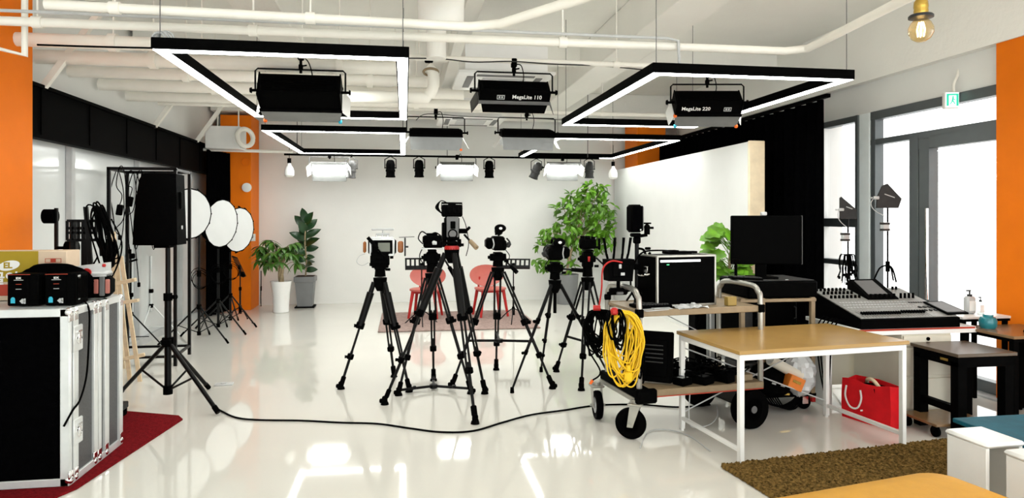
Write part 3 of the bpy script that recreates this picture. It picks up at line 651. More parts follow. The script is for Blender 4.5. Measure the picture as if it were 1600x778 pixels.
# cable rack (open black tube frame)
t = thing('cable_rack', 'open black tube frame rack with adapters hanging from it', 'rack', (-2.6, 7.8, 0))
Y1, Y2 = 7.5, 8.1; fr = []
for Yq, ua, ub, vt in ((Y1, 170, 274, 263), (Y2, 196, 296, 269)):
    a, b = P(ua, vt, Yq), P(ub, vt, Yq); fr.append((max(a.x, -3.02), b.x, a.z, Yq))
for xa, xb, z, Yq in fr:
    for x in (xa, xb): MB().box((x, Yq, z/2), (.03, .03, z)).build('post', 'blackm', t, True)
    MB().box(((xa+xb)/2, Yq, z), (xb-xa+.03, .03, .03)).build('top_rail', 'blackm', t, True)
    MB().box(((xa+xb)/2, Yq, .1), (xb-xa, .025, .025)).build('bottom_rail', 'blackm', t, True)
for k in (0, 1):
    a, b = fr[0], fr[1]; MB().box(((a[k]+b[k])/2, (Y1+Y2)/2, .1), (.025, Y2-Y1, .025), (0, 0, -math.atan2(b[k]-a[k], Y2-Y1))).build('side_rail', 'blackm', t, True)
    MB().box(((a[k]+b[k])/2, (Y1+Y2)/2, a[2]-.005), (.025, Y2-Y1, .025), (0, 0, -math.atan2(b[k]-a[k], Y2-Y1))).build('side_rail', 'blackm', t, True)
def adapter(u, v, Yq, label, top, sz=(.06, .05, .11), tail=60):
    q = P(u, v, Yq); t = thing('power_adapter', label, 'adapter', q, .3, 'power adapters hanging on the cable rack')
    MB().box((0, 0, 0), sz, (0, .15, 0), .008).build('brick', 'black', t)
    e = P(u, top, Yq); s = P(u-4, v+tail, Yq)
    MB().tube([(0, 0, .05), (.02, 0, .15), (-.03, 0, (e.z-q.z)*.6), (.0, 0, e.z-q.z+.02), (.04, 0, e.z-q.z-.02), (.06, 0, .1), (.03, 0, -.1), (-.04, 0, -.2), (0, 0, (s.z-q.z))], .005, 5, smooth=5).build('cord', 'black', t)
    MB().box((0, 0, s.z-q.z-.02), (.03, .03, .05), bev=.005).build('plug', 'black', t)
adapter(187, 328, 7.48, 'black power adapter hanging lowest on the near rail of the cable rack', 264, tail=40)
adapter(203, 315, 8.07, 'black power adapter hanging higher in the middle of the cable rack', 270, tail=75)
adapter(217, 332, 8.07, 'small round black adapter hanging beside the speaker on the cable rack', 270, (.07, .05, .06), 110)
for u0, lab in ((181, 'thin black cord looped over the left side of the cable rack'), (208, 'thin black cord looped over the middle of the cable rack'), (236, 'thin black cord looped over the rack behind the speaker')):
    cable('looped_cable', [P(u0, 268, 8.05), P(u0-8, 300, 8.05), P(u0-3, 345, 8.05), P(u0+4, 390, 8.05), P(u0+12, 350, 8.05), P(u0+12, 300, 8.05), P(u0+5, 268, 8.05)], .005, 'black', lab)
# microphone stands behind the rack
def light_pole(u, v0, v1, Yq, label, m='blackm', r=.012, clamp=None):
    q = G(u, v1); a = P(u, v0, q.y); t = thing('slim_stand', label, 'stand', (q.x, q.y, 0), 0, 'slim stands along the glass partition')
    MB().cyl((0, 0, .35), (0, 0, a.z*.6), r*1.35).cyl((0, 0, a.z*.55), (0, 0, a.z), r).build('pole', m, t)
    for k in range(3):
        b = k*2*PI/3+.4; e = V((.34*math.cos(b), .34*math.sin(b), .012))
        l = MB().tube([(.02*math.cos(b), .02*math.sin(b), .42), e], .009, 6).cyl((0, 0, .16), e*.55+V((0, 0, .14)), .006, seg=6).build('leg', m, t)
        MB().sph(e, .014, 8, 6).build('rubber_foot', 'black', l)
    for zc in (.42, a.z*.58): MB().box((0, 0, zc), (.05, .05, .05), bev=.008).build('collar', 'black', t)
    if clamp: c = P(u, clamp, q.y); MB().box((0, 0, c.z), (.09, .05, .06), bev=.01).cyl((-.06, 0, c.z-.08), (.07, 0, c.z-.04), .012).build('clamp_head', 'black', t)
light_pole(204, 398, 548, 8.5, 'slim black stand with a clamp head standing inside the cable rack', clamp=400)
light_pole(236, 400, 530, 8.7, 'bare aluminium stand beside the pole of the speaker stand', 'alu')
# loudspeaker and its tripod
c = G(262, 637); px, py = -1.9, 5.92
t = thing('speaker_stand', 'black tripod stand carrying the loudspeaker', 'stand', (px, py, 0))
MB().cyl((px, py, .10), (px, py, .9), .026, seg=18).cyl((px, py, .85), (px, py, 1.33), .019, seg=16).build('pole', 'blackm', t, True)
MB().cyl((px, py, .49), (px, py, .56), .045, seg=18).box((px, py-.03, .53), (.07, .06, .05), bev=.008).build('collar', 'black', t, True)
MB().cyl((px, py, .86), (px, py, .92), .034, seg=18).build('collar', 'black', t, True)
MB().cyl((px+.02, py, .89), (px+.07, py-.02, .89), .015, .02).build('locking_knob', 'black', t, True)
for f in (V((-1.43, 5.60, .02)), V((-2.42, 6.30, .02)), V((-1.72, 6.42, .02))):
    h = V((px, py, .53)); d = (f-h); st = h+d*.06
    l = MB().cyl(st, f, .017, seg=10).build('leg', 'blackm', t, True)
    MB().cyl(f-d*.08, f, .021, seg=10).build('rubber_foot', 'black', l, True)
    MB().cyl((px, py, .13), h+d*.52, .009, seg=8).build('brace', 'blackm', t, True)
MB().cyl((px, py, .10), (px, py, .17), .036, seg=16).build('lower_collar', 'black', t, True)
t = thing('loudspeaker', 'black loudspeaker on a tripod stand in front of the cable rack', 'loudspeaker', (px-.03, py, 1.315), rad(-4))
zb, h = 0, .57
def slab(x0, x1, y0, y1, z): return [(x0, y0, z), (x1, y0, z), (x1, y1, z), (x0, y1, z)]
mb = MB(); mb.hexa([(-.17, -.14, 0), (.15, -.14, 0), (.12, .15, 0), (-.10, .15, 0)], [(-.14, -.09, h), (.13, -.09, h), (.11, .13, h), (-.08, .13, h)])
mb.box((-.01, .02, h-.002), (.22, .22, .012), bev=.004); mb.build('cabinet', 'black', t)
mb = MB(); n = 8; vs = []; fs = []
for j, (z, yy, hw) in enumerate(((.005, -.145, .17), (h*.33, -.14, .165), (h*.66, -.12, .155), (h*.93, -.095, .14), (h, -.075, .12))):
    for i in range(n+1):
        a = -1+2*i/n; vs.append((-.01+hw*a, yy-.02*(1-a*a), z))
for j in range(4):
    for i in range(n): fs.append((j*(n+1)+i, j*(n+1)+i+1, (j+1)*(n+1)+i+1, (j+1)*(n+1)+i))
mb.add(vs, fs); mb.build('grille', mat('speaker_grille', (.0015, .0015, .0015), .6, 0, .005, .3, 150, .3, 300), t, sharp=80)
MB().box((.132, .0, .36), (.02, .06, .14), (0, 0, .10), .01).build('side_handle', 'blackg', t)
MB().box((.142, .0, .14), (.006, .03, .03), (0, 0, .10), .002).build('badge', 'lgrey', t)
MB().box((0, 0, -.01), (.12, .12, .03), bev=.006).build('pole_socket', 'black', t)
# softboxes
def softbox(u, v, Yq, R, lab, su, n=(.62, -.78, -.10)):
    q = P(u, v, Yq); f = P(su, 420, Yq+.15); base = V((f.x, Yq+.15, 0))
    st = thing('light_stand', 'black tripod light stand under the '+lab[1], 'stand', base, 0, 'light stands of the round softboxes')
    zt = q.z-.03
    MB().cyl((0, 0, .08), (0, 0, .85), .016).cyl((0, 0, .8), (0, 0, zt), .012).build('pole', 'blackm', st)
    for za, zc, rc in ((.40, .46, .028), (.80, .87, .024), (.08, .13, .024)): MB().cyl((0, 0, za), (0, 0, zc), rc).build('collar', 'black', st)
    for k in range(3):
        b = rad(-30)+k*2*PI/3; e = V((.46*math.cos(b), .46*math.sin(b), .012))
        l = MB().cyl((.02*math.cos(b), .02*math.sin(b), .43), e, .010, seg=8).build('leg', 'blackm', st)
        MB().cyl(e*.9+V((0, 0, .05)), e, .013, seg=8).build('rubber_foot', 'black', l)
        MB().cyl((0, 0, .11), e*.5+V((0, 0, .215)), .006, seg=6).build('brace', 'blackm', st)
    t = thing('softbox', lab[0], 'softbox', q, 0, 'round softboxes')
    n = V(n).normalized(); 
    x, y, d = basis(n); MT = Matrix.Identity(4)
    for i in range(3): MT[i][0], MT[i][1], MT[i][2] = x[i], y[i], d[i]
    N = 16
    def ring(r, z, k0=0): return [(r*math.cos(2*PI*k/N), r*math.sin(2*PI*k/N), z) for k in range(N)]
    mb = MB(MT); vs = ring(R, 0)+ring(R*.8, -.13)+ring(R*.4, -.26)+ring(.07, -.32); fs = []
    for j in range(3):
        for k in range(N): fs.append((j*N+k, (j+1)*N+k, (j+1)*N+(k+1) % N, j*N+(k+1) % N))
    fs.append(tuple(reversed(range(3*N, 4*N)))); mb.add(vs, fs); mb.build('shell', 'cloth', t)
    mb = MB(MT); vs = ring(R*.985, .002)+ring(R*.6, .012)+[(0, 0, .016)]; fs = []
    for k in range(N): fs.append((k, (k+1) % N, N+(k+1) % N, N+k)); fs.append((N+k, N+(k+1) % N, 2*N))
    mb.add(vs, fs); mb.build('diffuser', 'softw', t, sharp=60)
    mb = MB(MT).tube(ring(R, 0), .008, 6, True)
    for k in range(N): mb.cyl((R*.985*math.cos(2*PI*k/N), R*.985*math.sin(2*PI*k/N), .006), (R*1.05*math.cos(2*PI*k/N), R*1.05*math.sin(2*PI*k/N), -.03), .012, seg=6)
    mb.build('rim', 'black', t)
    MB(MT).box((0, 0, -.42), (.12, .12, .24), bev=.02).cyl((0, 0, -.33), (0, 0, -.29), .09, seg=18).build('lamp_head', 'black', t)
    e = base+V((0, 0, zt))-q; MB().box(e, (.05, .05, .07), bev=.01).tube([e, MT @ V((0, 0, -.36))], .014, 8).build('bracket', 'black', t)
    q2 = V((0, 0, .75)); mb = MB()
    for k in range(3): mb.torus(q2+V((.02, -.03, .02*k)), .10+.012*k, .004, (.3, 1, .1*k), 18, 5)
    mb.build('cable_loop', 'black', st)
softbox(296, 334, 8.75, .305, ('round white softbox partly hidden by the loudspeaker', 'softbox nearest the loudspeaker'), 311, (.80, -.60, -.05))
softbox(346, 349, 9.35, .312, ('round white softbox in the middle of the row of three', 'middle softbox'), 341, (.91, -.42, -.08))
softbox(373, 359, 9.95, .308, ('round white softbox of the row of three, closest to the orange pillar', 'softbox closest to the orange pillar'), 360, (.89, -.45, -.08))
# music stands
def music_stand(p, zdesk, wd, hd, rz, tilt, label, holes=6, m='blackm'):
    t = thing('music_stand', label, 'music stand', p, rz, 'music stands')
    R = Matrix.Translation(V((0, 0, zdesk))) @ Matrix.Rotation(rad(tilt), 4, 'X'); mb = MB(R)
    mb.box((0, 0, hd/2-.012), (wd, .004, .024)).box((0, 0, -hd/2+.03), (wd, .004, .06))
    for k in range(holes+1): mb.box((-wd/2+.01+(wd-.02)*k/holes, 0, 0), (wd*.055, .004, hd))
    mb.box((0, -.02, -hd/2), (wd, .045, .005)); mb.build('desk', m, t)
    MB().cyl((0, .02, .12), (0, .02, zdesk*.6), .013).cyl((0, .02, zdesk*.55), (0, .02, zdesk-.02), .009).build('pole', m, t)
    MB().box((0, .015, zdesk-.02), (.04, .04, .06), bev=.006).cyl((0, .02, zdesk*.56), (0, .02, zdesk*.62), .02).cyl((0, .02, .12), (0, .02, .24), .022).build('joint', 'black', t)
    for k in range(3):
        a = .5+k*2*PI/3; e = V((.27*math.cos(a), .27*math.sin(a)+.02, .012))
        l = MB().tube([(0, .02, .22), (.1*math.cos(a), .1*math.sin(a)+.02, .16), e], .008, 6, smooth=3).build('leg', m, t)
        MB().sph(e, .013, 8, 6).build('rubber_foot', 'black', l)
q = P(373, 415, 10.45); music_stand((q.x, 10.45, 0), q.z, .48, .30, rad(-68), 24, 'black slotted music stand beside the far softbox and orange pillar')
q = P(659, 412, 9.7); music_stand((q.x, 9.7, 0), q.z+.0, .46, .17, rad(3), -14, 'black slotted music stand facing the red chair nearest the plants', 7)
q = P(802, 412, 9.7); music_stand((q.x, 9.7, 0), q.z+.0, .48, .17, rad(-14), -35, 'black slotted music stand tilted beside the second red chair', 7)
# things on the far orange pillar
solo('alarm_bell', MB().lathe([(0, 0), (.06, 0), (.075, .012), (.075, .03), (.03, .04), (0, .04)], (P(386, 293, 11.74).x, 11.74, P(386, 293, 11.74).z), (0, -1, 0)), 'white', 'small round white fire bell on the far orange pillar', 'alarm')
solo('wall_ring', MB().torus((P(384, 253, 11.735).x, 11.735, P(384, 253, 11.735).z), .065, .006, (0, 1, 0), 24, 6), 'orange', 'faint orange ring on the upper face of the far orange pillar', 'ring')
q = P(395, 371, 11.735); t = thing('wall_switch', 'small white switch plate on the far orange pillar beside a softbox', 'switch', q)
MB().box((0, 0, 0), (.085, .012, .12), bev=.004).build('plate', 'white', t); MB().box((0, -.008, .015), (.03, .006, .04), bev=.002).build('button', 'lgrey', t)
q = P(405, 478, 12.05); t = thing('wall_cable', 'thin black cable running down the edge of the far orange pillar', 'cable', (q.x+.03, 12.05, .02))
MB().tube([(0, 0, .0), (-.005, 0, .15), (.0, 0, .4), (0, 0, .6)], .008, 6, smooth=4).build('wire', 'black', t); MB().box((0, 0, .3), (.02, .04, .08), bev=.004).build('socket', 'black', t)
# white speaker box under the ceiling at the far pillar
q = P(362, 222, 10.9); t = thing('ceiling_ventilator', 'white box with a round outlet hanging below the ceiling near the far orange pillar', 'ventilator', q)
MB().box((-.08, 0, .05), (.5, .4, .34), bev=.01).build('housing', 'white', t)
MB().torus((.24, -.2, .05), .13, .035, (.7, -.7, .1), 24, 8).build('outlet_ring', 'pipe', t)
MB().cyl((-.2, 0, .2), (-.2, 0, 3.7-q.z), .01).cyl((.1, 0, .2), (.1, 0, 3.7-q.z), .01).build('hanger', 'pipe', t)
pipe('wall_conduit', [(-3.05, 11.0, 2.56), (-2.4, 11.15, 2.56), (-1.75, 11.2, 2.56)], .025, 'cream arm reaching from the mesh band to the frosted bulb')
# plants
def leaf(mb, base, d, up, L, W, curl=.15, fold=.25, seg=5, lobes=False):
    d = V(d).normalized(); up = V(up); s = d.cross(up)
    if s.length < 1e-4: s = V((1, 0, 0))
    s.normalize(); up = s.cross(d).normalized(); vs = []; fs = []
    for i in range(seg+1):
        t = i/seg; wd = W*math.sin(PI*min(1, .08+t*.92))**.8*(1-.25*t)
        if lobes: wd *= 1+.35*math.cos(t*15)
        p = V(base)+d*(L*t)-up*(curl*L*t*t)
        vs += [p-s*wd+up*(fold*wd), p, p+s*wd+up*(fold*wd)]
    for i in range(seg):
        a = i*3; fs += [(a, a+1, a+4, a+3), (a+1, a+2, a+5, a+4)]
    mb.add(vs, fs)
def rv(r): 
    return V((r.uniform(-1, 1), r.uniform(-1, 1), r.uniform(-1, 1)))
# money tree
r = random.Random(11); p = V((-1.96, 11.42, 0)); t = thing('money_tree', 'leafy money tree in a tall round white vase near the far orange pillar', 'plant', p)
MB().lathe([(.0, .0), (.115, 0), (.125, .01), (.125, .12), (.135, .3), (.155, .44), (.165, .5), (.15, .5), (.14, .45), (0, .45)], seg=36).build('vase', 'potw', t)
MB().lathe([(0, .46), (.145, .46)], seg=24).build('soil', 'soil', t)
mb = MB()
for k in range(3): mb.tube([(.022*math.cos(k*2.1+z*9), .022*math.sin(k*2.1+z*9), z) for z in [.44+.05*j for j in range(9)]], .026, 8)
mb.build('braided_trunk', 'bark', t)
st = MB(); fo = MB()
for k in range(34):
    a = r.uniform(0, 2*PI); h = r.uniform(.72, .9); el = r.uniform(.0, 1.25); L = r.uniform(.2, .42)
    e = V((math.cos(a)*math.cos(el)*L, math.sin(a)*math.cos(el)*L*.8, h+math.sin(el)*L))
    st.tube([(0, 0, h-.1), e*.5+V((0, 0, h*.52)), e], .006, 5, smooth=3)
    n = r.choice((5, 6, 6, 7))
    for j in range(n):
        b = 2*PI*j/n+r.uniform(-.2, .2); d = V((math.cos(b), math.sin(b), -.25+r.uniform(-.5, .25)))+V((math.cos(a), math.sin(a), 0))*.35
        leaf(fo, e, d, (0, 0, 1), r.uniform(.14, .24), r.uniform(.028, .042), .35)
st.build('stems', 'bark', t); fo.build('foliage', 'leaf1', t, sharp=60)
# rubber plant
r = random.Random(5); p = V((-1.66, 12.0, 0)); t = thing('rubber_plant', 'upright rubber plant with big dark leaves in a square grey planter', 'plant', p)
MB().hexa([(-.12, -.12, .02), (.12, -.12, .02), (.12, .12, .02), (-.12, .12, .02)], [(-.155, -.155, .5), (.155, -.155, .5), (.155, .155, .5), (-.155, .155, .5)]).box((0, 0, .48), (.34, .34, .09), bev=.006).build('planter', 'potg', t)
MB().box((0, 0, .527), (.29, .29, .006)).build('soil', 'soil', t); MB().box((0, 0, .012), (.32, .32, .024), bev=.006).build('saucer', 'black', t)
MB().tube([(0, 0, .5), (.015, 0, .8), (-.01, 0, 1.1), (0, 0, 1.42)], .013, 8, smooth=4).build('stem', 'bark', t)
fo = MB()
for k in range(20):
    z = .62+k*.043; a = k*2.4+r.uniform(-.3, .3); el = .15+.9*max(0, (k-6)/14)
    if abs(math.cos(a)) < .3: a += .6
    leaf(fo, (0, 0, z), (math.cos(a)*math.cos(el), .6*math.sin(a)*math.cos(el), math.sin(el)), (.25*math.sin(k*1.7), -.9, .55), r.uniform(.22, .30)*(1 if k > 7 else .72), r.uniform(.075, .095)*(1 if k > 7 else .75), .2, .25, 6)
fo.build('foliage', 'leaf2', t, sharp=60)
# tall leafy tree in the back corner
r = random.Random(21); p = V((2.82, 11.75, 0)); t = thing('potted_tree', 'tall bushy bright green tree in a round grey pot beside the white backdrop', 'plant', p)
MB().lathe([(0, 0), (.17, 0), (.18, .02), (.215, .50), (.22, .52), (.20, .52), (.19, .47), (0, .47)], seg=32).build('pot', 'potg', t); MB().lathe([(0, .48), (.195, .48)], seg=24).build('soil', 'soil', t)
tk = MB().tube([(0, 0, .45), (.05, 0, .8), (.15, .0, 1.1), (.28, 0, 1.5)], .022, 8, smooth=4).tube([(.05, 0, .8), (-.12, 0, 1.0), (-.3, 0, 1.12)], .012, 6, smooth=3).tube([(.15, 0, 1.1), (.5, 0, 1.35), (.75, 0, 1.6)], .012, 6, smooth=3).tube([(.28, 0, 1.5), (.4, 0, 1.8), (.45, 0, 2.05)], .010, 6, smooth=3)
fo = MB()
cl = [(P(u, v, 11.75)-p, rr, n) for u, v, rr, n in ((912, 345, .30, 42), (885, 355, .22, 26), (940, 350, .24, 30), (905, 318, .22, 26), (930, 310, .17, 16), (938, 298, .12, 7), (952, 328, .10, 7), (880, 325, .12, 8), (895, 385, .18, 18), (925, 378, .20, 20), (948, 372, .12, 8), (858, 365, .10, 7), (848, 378, .10, 6), (845, 410, .13, 8), (870, 405, .14, 10), (890, 415, .08, 4), (918, 295, .10, 5))]
for c, rr, n in cl:
    tk.tube([(.15, 0, 1.1), V((.15, 0, 1.1)).lerp(c, .6)+V((0, 0, .05)), c], .005, 5, smooth=3)
    for k in range(int(n*1.7)):
        b = rv(r); b.y *= .8; b = c+b*rr; dr = rv(r); dr.z -= .35
        for j in range(r.choice((2, 3, 4))):
            d = dr+rv(r)*.7; leaf(fo, b, d, (r.uniform(-.5, .5), -.5, .8), r.uniform(.11, .17), r.uniform(.026, .038), .3)
tk.build('branches', 'bark', t); fo.build('foliage', 'leaf3', t, sharp=60)
# broad leaf plant behind the carts
r = random.Random(31); q = P(1140, 395, 7.0); p = V((q.x, 7.0, 0)); t = thing('broadleaf_plant', 'plant with broad bright leaves peeping out behind the black desktop monitor', 'plant', p)
MB().lathe([(0, 0), (.14, 0), (.18, .38), (.165, .38), (.155, .34), (0, .34)], seg=28).build('pot', 'potg', t)
MB().lathe([(0, .35), (.158, .35)], seg=24).build('soil', 'soil', t)
MB().tube([(0, 0, .33), (.02, 0, .7), (0, 0, 1.05), (.05, 0, 1.3)], .018, 8, smooth=4).build('stem', 'bark', t)
fo = MB()
for k in range(80):
    a = r.uniform(0, 2*PI); h = r.uniform(.85, 1.45); L = r.uniform(.05, .26)
    b = V((math.cos(a)*L, math.sin(a)*L*.7, h)); leaf(fo, b, (math.cos(a), math.sin(a)*.7, r.uniform(-.5, .5)), (r.uniform(-.4, .4), -.6, .7), r.uniform(.13, .19), r.uniform(.075, .105), .35, .2, 6, True)
    fo.tube([(0, 0, h-.15), b], .004, 4)
fo.build('foliage', 'leaf3', t, sharp=60)
# rug, chairs
solo('mauve_rug', MB().box((.75, 10.08, .012), (2.2, 1.75, .018), bev=.006), 'pink', 'flat mauve brown rug under the two red chairs', 'rug')
def red_chair(p, rz, label):
    t = thing('red_chair', label, 'chair', p, rz, 'red round-backed chairs')
    R = Matrix.Translation(V((0, .20, .62))) @ Matrix.Rotation(rad(-14), 4, 'X'); N = 28
    vs = []; fs = []
    for k, rr in enumerate((1, .75, .5, .25)):
        for i in range(N): a = 2*PI*i/N; vs.append((.28*rr*math.cos(a), .035*(1-rr*rr)+.05*(rr*math.cos(a))**2*-1, .17*rr*math.sin(a)))
    vs.append((0, .035, 0))
    for k in range(3):
        for i in range(N): fs.append((k*N+i, k*N+(i+1) % N, (k+1)*N+(i+1) % N, (k+1)*N+i))
    for i in range(N): fs.append((3*N+i, 3*N+(i+1) % N, 4*N))
    n = len(vs); v2 = [(x, y+.014, z) for x, y, z in vs]; f2 = [tuple(reversed([i+n for i in f])) for f in fs]; f3 = [(i, n+i, n+(i+1) % N, (i+1) % N) for i in range(N)]
    mb = MB(); mb.add(vs+v2, fs+f2+f3, R); mb.build('backrest', 'chair', t, sharp=60)
    mb = MB().prism([(.235*abs(math.cos(a))**.75*(1 if math.cos(a) > 0 else -1), .215*abs(math.sin(a))**.75*(1 if math.sin(a) > 0 else -1)) for a in [2*PI*i/32 for i in range(32)]], .425, .45); mb.build('seat', 'chair', t, sharp=50)
    for sx in (-1, 1): MB().tube([(sx*.13, .17, .43), (sx*.12, .21, .52), (sx*.10, .215, .60)], .016, 8, smooth=3).build('back_post', 'red', t)
    for sx in (-1, 1):
        for sy in (-1, 1): MB().cyl((sx*.16, sy*.14, .43), (sx*.215, sy*.20, 0.022), .027, .018, 12).build('leg', 'red', t)
    MB().box((0, .16, .405), (.3, .03, .04), bev=.006).box((0, -.13, .405), (.3, .03, .04), bev=.006).box((.15, 0, .405), (.03, .3, .04), bev=.006).box((-.15, 0, .405), (.03, .3, .04), bev=.006).build('seat_frame', 'red', t)
q = P(665, 440, 10.4); red_chair((q.x, 10.4, 0), rad(-14), 'red round-backed chair on the mauve rug, nearer the potted plants')
q = P(766, 440, 10.4); red_chair((q.x, 10.4, 0), rad(12), 'red round-backed chair on the mauve rug, nearer the white backdrop')
# ================================================================ TRIPODS AND CAMERAS
def tripod(top, feet, label, style='heavy', spread=None, ground=None, column=0.0, head=.12, handle=None, hm='black', legm='blackm', k1=.40, k2=.72, ring=None, twin=False):
    top = V(top); feet = [V((f[0], f[1], 0)) for f in feet]
    t = thing('camera_tripod', label, 'tripod', (top.x, top.y, 0), 0, 'camera tripods')
    rU, rM, rL = {'heavy': (.033, .015, .013), 'slim': (.017, .014, .011), 'twin': (.012, .012, .012)}[style]
    hub = MB().cyl(top+V((0, 0, -.09)), top+V((0, 0, -.01)), .055, .062, 18).cyl(top+V((0, 0, -.13)), top+V((0, 0, -.09)), .03, .05, 14)
    if column: hub.cyl(top+V((0, 0, -.1-column)), top, .016)
    hub.build('crown', 'black', t, True)
    if ring: MB().cyl(top+V((0, 0, -.018)), top+V((0, 0, .012)), .062, seg=20).build('level_ring', ring, t, True)
    mids = []
    for f in feet:
        d = (f-top); h = V((d.x, d.y, 0)).normalized(); a = top+h*.055+V((0, 0, -.05)); f2 = f+V((0, 0, .03)); d = f2-a
        s = V((0, 0, 1)).cross(h).normalized()
        A, B_ = a+d*k1, a+d*k2; mids.append(a+d*.62)
        mb = MB()
        if style == 'heavy':
            mb.cyl(a, a+d*.12, .022, .022, 12).cyl(a+d*.10, A, rU, rU*.92, 14)
            for sg in (-1, 1): mb.cyl(a+d*(k1-.1)+s*(sg*.015), B_+s*(sg*.015), .0095, seg=10)
            mb.cyl(B_-d*.05, f2, rL, rL*.9, 10)
        elif style == 'twin':
            for sg in (-1, 1): mb.cyl(a+s*(sg*.028), A+s*(sg*.026), .010, seg=10).cyl(A-d*.06+s*(sg*.014), B_+s*(sg*.012), .009, seg=10)
            mb.cyl(B_-d*.1, f2, .011, seg=10)
        else:
            mb.cyl(a, A, rU, rU, 12).cyl(A, B_, rM, rM, 12).cyl(B_, f2, rL, rL*.9, 10)
        l = mb.build('leg', legm, t, True)
        cw = .075 if style != 'slim' else .045
        rot = basis(d); Rm = Matrix((rot[0], rot[1], rot[2])).transposed()
        MB().box(A, (cw, cw*.7, .06), Rm, .008).cyl(A+h*.02, A+h*.055, .012, .016, 10).build('leg_clamp', 'black', l, True)
        MB().box(B_, (cw*.8, cw*.6, .05), Rm, .008).cyl(B_+h*.02, B_+h*.05, .011, .014, 10).build('leg_clamp', 'black', l, True)
        if style == 'slim': MB().cyl(f2+V((0, 0, .02)), f, .016, .019, 12).build('foot', 'black', l, True)
        else:
            MB().cyl(f+V((0, 0, 0)), f+V((0, 0, .022)), .034, .028, 14).box(f+V((0, 0, .045)), (.045, .045, .05), None, .01).box(f2-d*.05, (.042, .036, .08), Rm, .008).box(f+V((0, 0, .03))+h*.03, (.03, .03, .035), None, .008).build('foot', 'black', l, True)
    if spread:
        c = sum(mids, V())/3; c.z = mids[0].z-.03 if spread == 'mid' else .03
        mb = MB().cyl(c+V((0, 0, -.012)), c+V((0, 0, .02)), .035, seg=14)
        for m_, f in zip(mids, feet):
            e = m_ if spread == 'mid' else f+V((0, 0, .045)); mb.tube([c+V((0, 0, .005)), e], .012, 8)
            if spread != 'mid': mb.box(lerp(c, e, .55)+V((0, 0, .008)), (.03, .03, .03), None, .006)
        mb.build('spreader', 'blackm', t, True)
    # fluid head
    mb = MB().cyl(top, top+V((0, 0, head*.35)), .05, .045, 18).box(top+V((0, 0, head*.62)), (.10, .09, head*.6), None, .015)
    for sx in (-1, 1): mb.cyl(top+V((sx*.045, 0, head*.65)), top+V((sx*.075, 0, head*.65)), .036, .032, 18)
    mb.box(top+V((0, 0, head-.008)), (.075, .15, .018), None, .004); fh = mb.build('fluid_head', hm, t, True)
    MB().cyl(top+V((-.075, 0, head*.65)), top+V((-.095, 0, head*.65)), .018, .014, 10).cyl(top+V((.05, -.06, head*.4)), top+V((.09, -.07, head*.4)), .012, seg=8).build('lock_knob', 'black', fh, True)
    if handle:
        a = top+V(handle[0]); b = top+V(handle[1]); m_ = lerp(a, b, .5)
        hd = MB().cyl(a, b, .009, seg=8).build('pan_handle', 'blackm', t, True)
        MB().cyl(m_, b, .018, .02, 12).build('grip', handle[2] if len(handle) > 2 else 'black', hd, True)
    return t
# pixel-read tops; feet read on the floor
tA = P(594, 432, 6.3); tripod(tA, [(-.56, 6.27), (.04, 6.08), (-.10, 6.66)], 'heavy black tripod under the cine camera with wooden grips', 'heavy', head=.17, k1=.42, handle=None)
tB = P(706, 386, 5.56); tripod(tB, [(-.16, 5.7), (.52, 5.07), (.69, 5.91)], 'tallest heavy black tripod standing nearest the viewer', 'heavy', head=.05, k1=.40, handle=((.10, -.02, .10), (.185, -.16, .0), 'tan'), ring='red')
tC = P(675, 425, 6.1); tripod(tC, [(.27, 6.45), (-.05, 5.97), (.57, 5.93)], 'twin-tube tripod with a floor spreader just behind the tallest one', 'twin', spread='floor', head=.2, handle=((.1, 0, .13), (.20, -.1, -.04)), k1=.38, k2=.7)
tD = P(778, 416, 6.3); tripod(tD, [(.43, 6.18), (.91, 6.8), (1.31, 5.99)], 'slim twin-tube tripod under the camcorder in front of a red chair', 'twin', spread='mid', head=.13, k1=.45, k2=.74, handle=((.06, -.03, .06), (.16, -.12, -.05)))
tE = P(867, 436, 6.3); tripod(tE, [(.93, 5.9), (1.34, 6.65), (1.95, 6.42)], 'slim carbon tripod under the camcorder in front of the leafy tree', 'slim', head=.16, column=.22, k1=.36, k2=.66, handle=((.04, -.02, .10), (.26, -.04, .08)))
tF = P(918, 432, 6.35); tripod(tF, [(1.49, 6.63), (1.55, 5.89), (2.06, 6.62)], 'twin-tube tripod with a red badged head beside the loaded cart', 'twin', spread='mid', head=.26, k1=.4, k2=.72, handle=((.08, -.02, .18), (.22, -.14, .03)))
MB().box(tF+V((0, -.05, .17)), (.022, .012, .05), None, .003).build('badge', 'red', bpy.data.objects[[o.name for o in bpy.data.objects if o.name.startswith('camera_tripod')][-1]], True)
# A: cine camera with wooden grips
def cam_thing(lab, q): return thing('video_camera', lab, 'camera', q, 0, 'cameras on tripods')
q = tA+V((0, 0, .17)); t = cam_thing('cine camera with a silver cage and wooden side grips, screen towards the viewer', q)
o = P(597, 386, 6.28)-q; cz = o.z
MB().box((o.x, .06, cz), (.25, .16, .145), None, .02).build('body', 'black', t)
mb = MB()
for sx in (-1, 1): mb.box((o.x+sx*.102, -.03, cz), (.02, .04, .15), None, .008)
for sz in (-1, 1): mb.box((o.x, -.03, cz+sz*.07), (.22, .04, .018), None, .006)
mb.box((o.x, .05, cz+.084), (.2, .14, .012), None, .004); mb.build('cage', 'alu', t)
MB().box((o.x, -.024, cz), (.19, .02, .125), None, .01).box((o.x, -.036, cz), (.18, .004, .118), None, .004).build('screen_bezel', 'black', t); MB().box((o.x+.018, -.039, cz), (.105, .004, .08)).build('screen', 'screen', t)
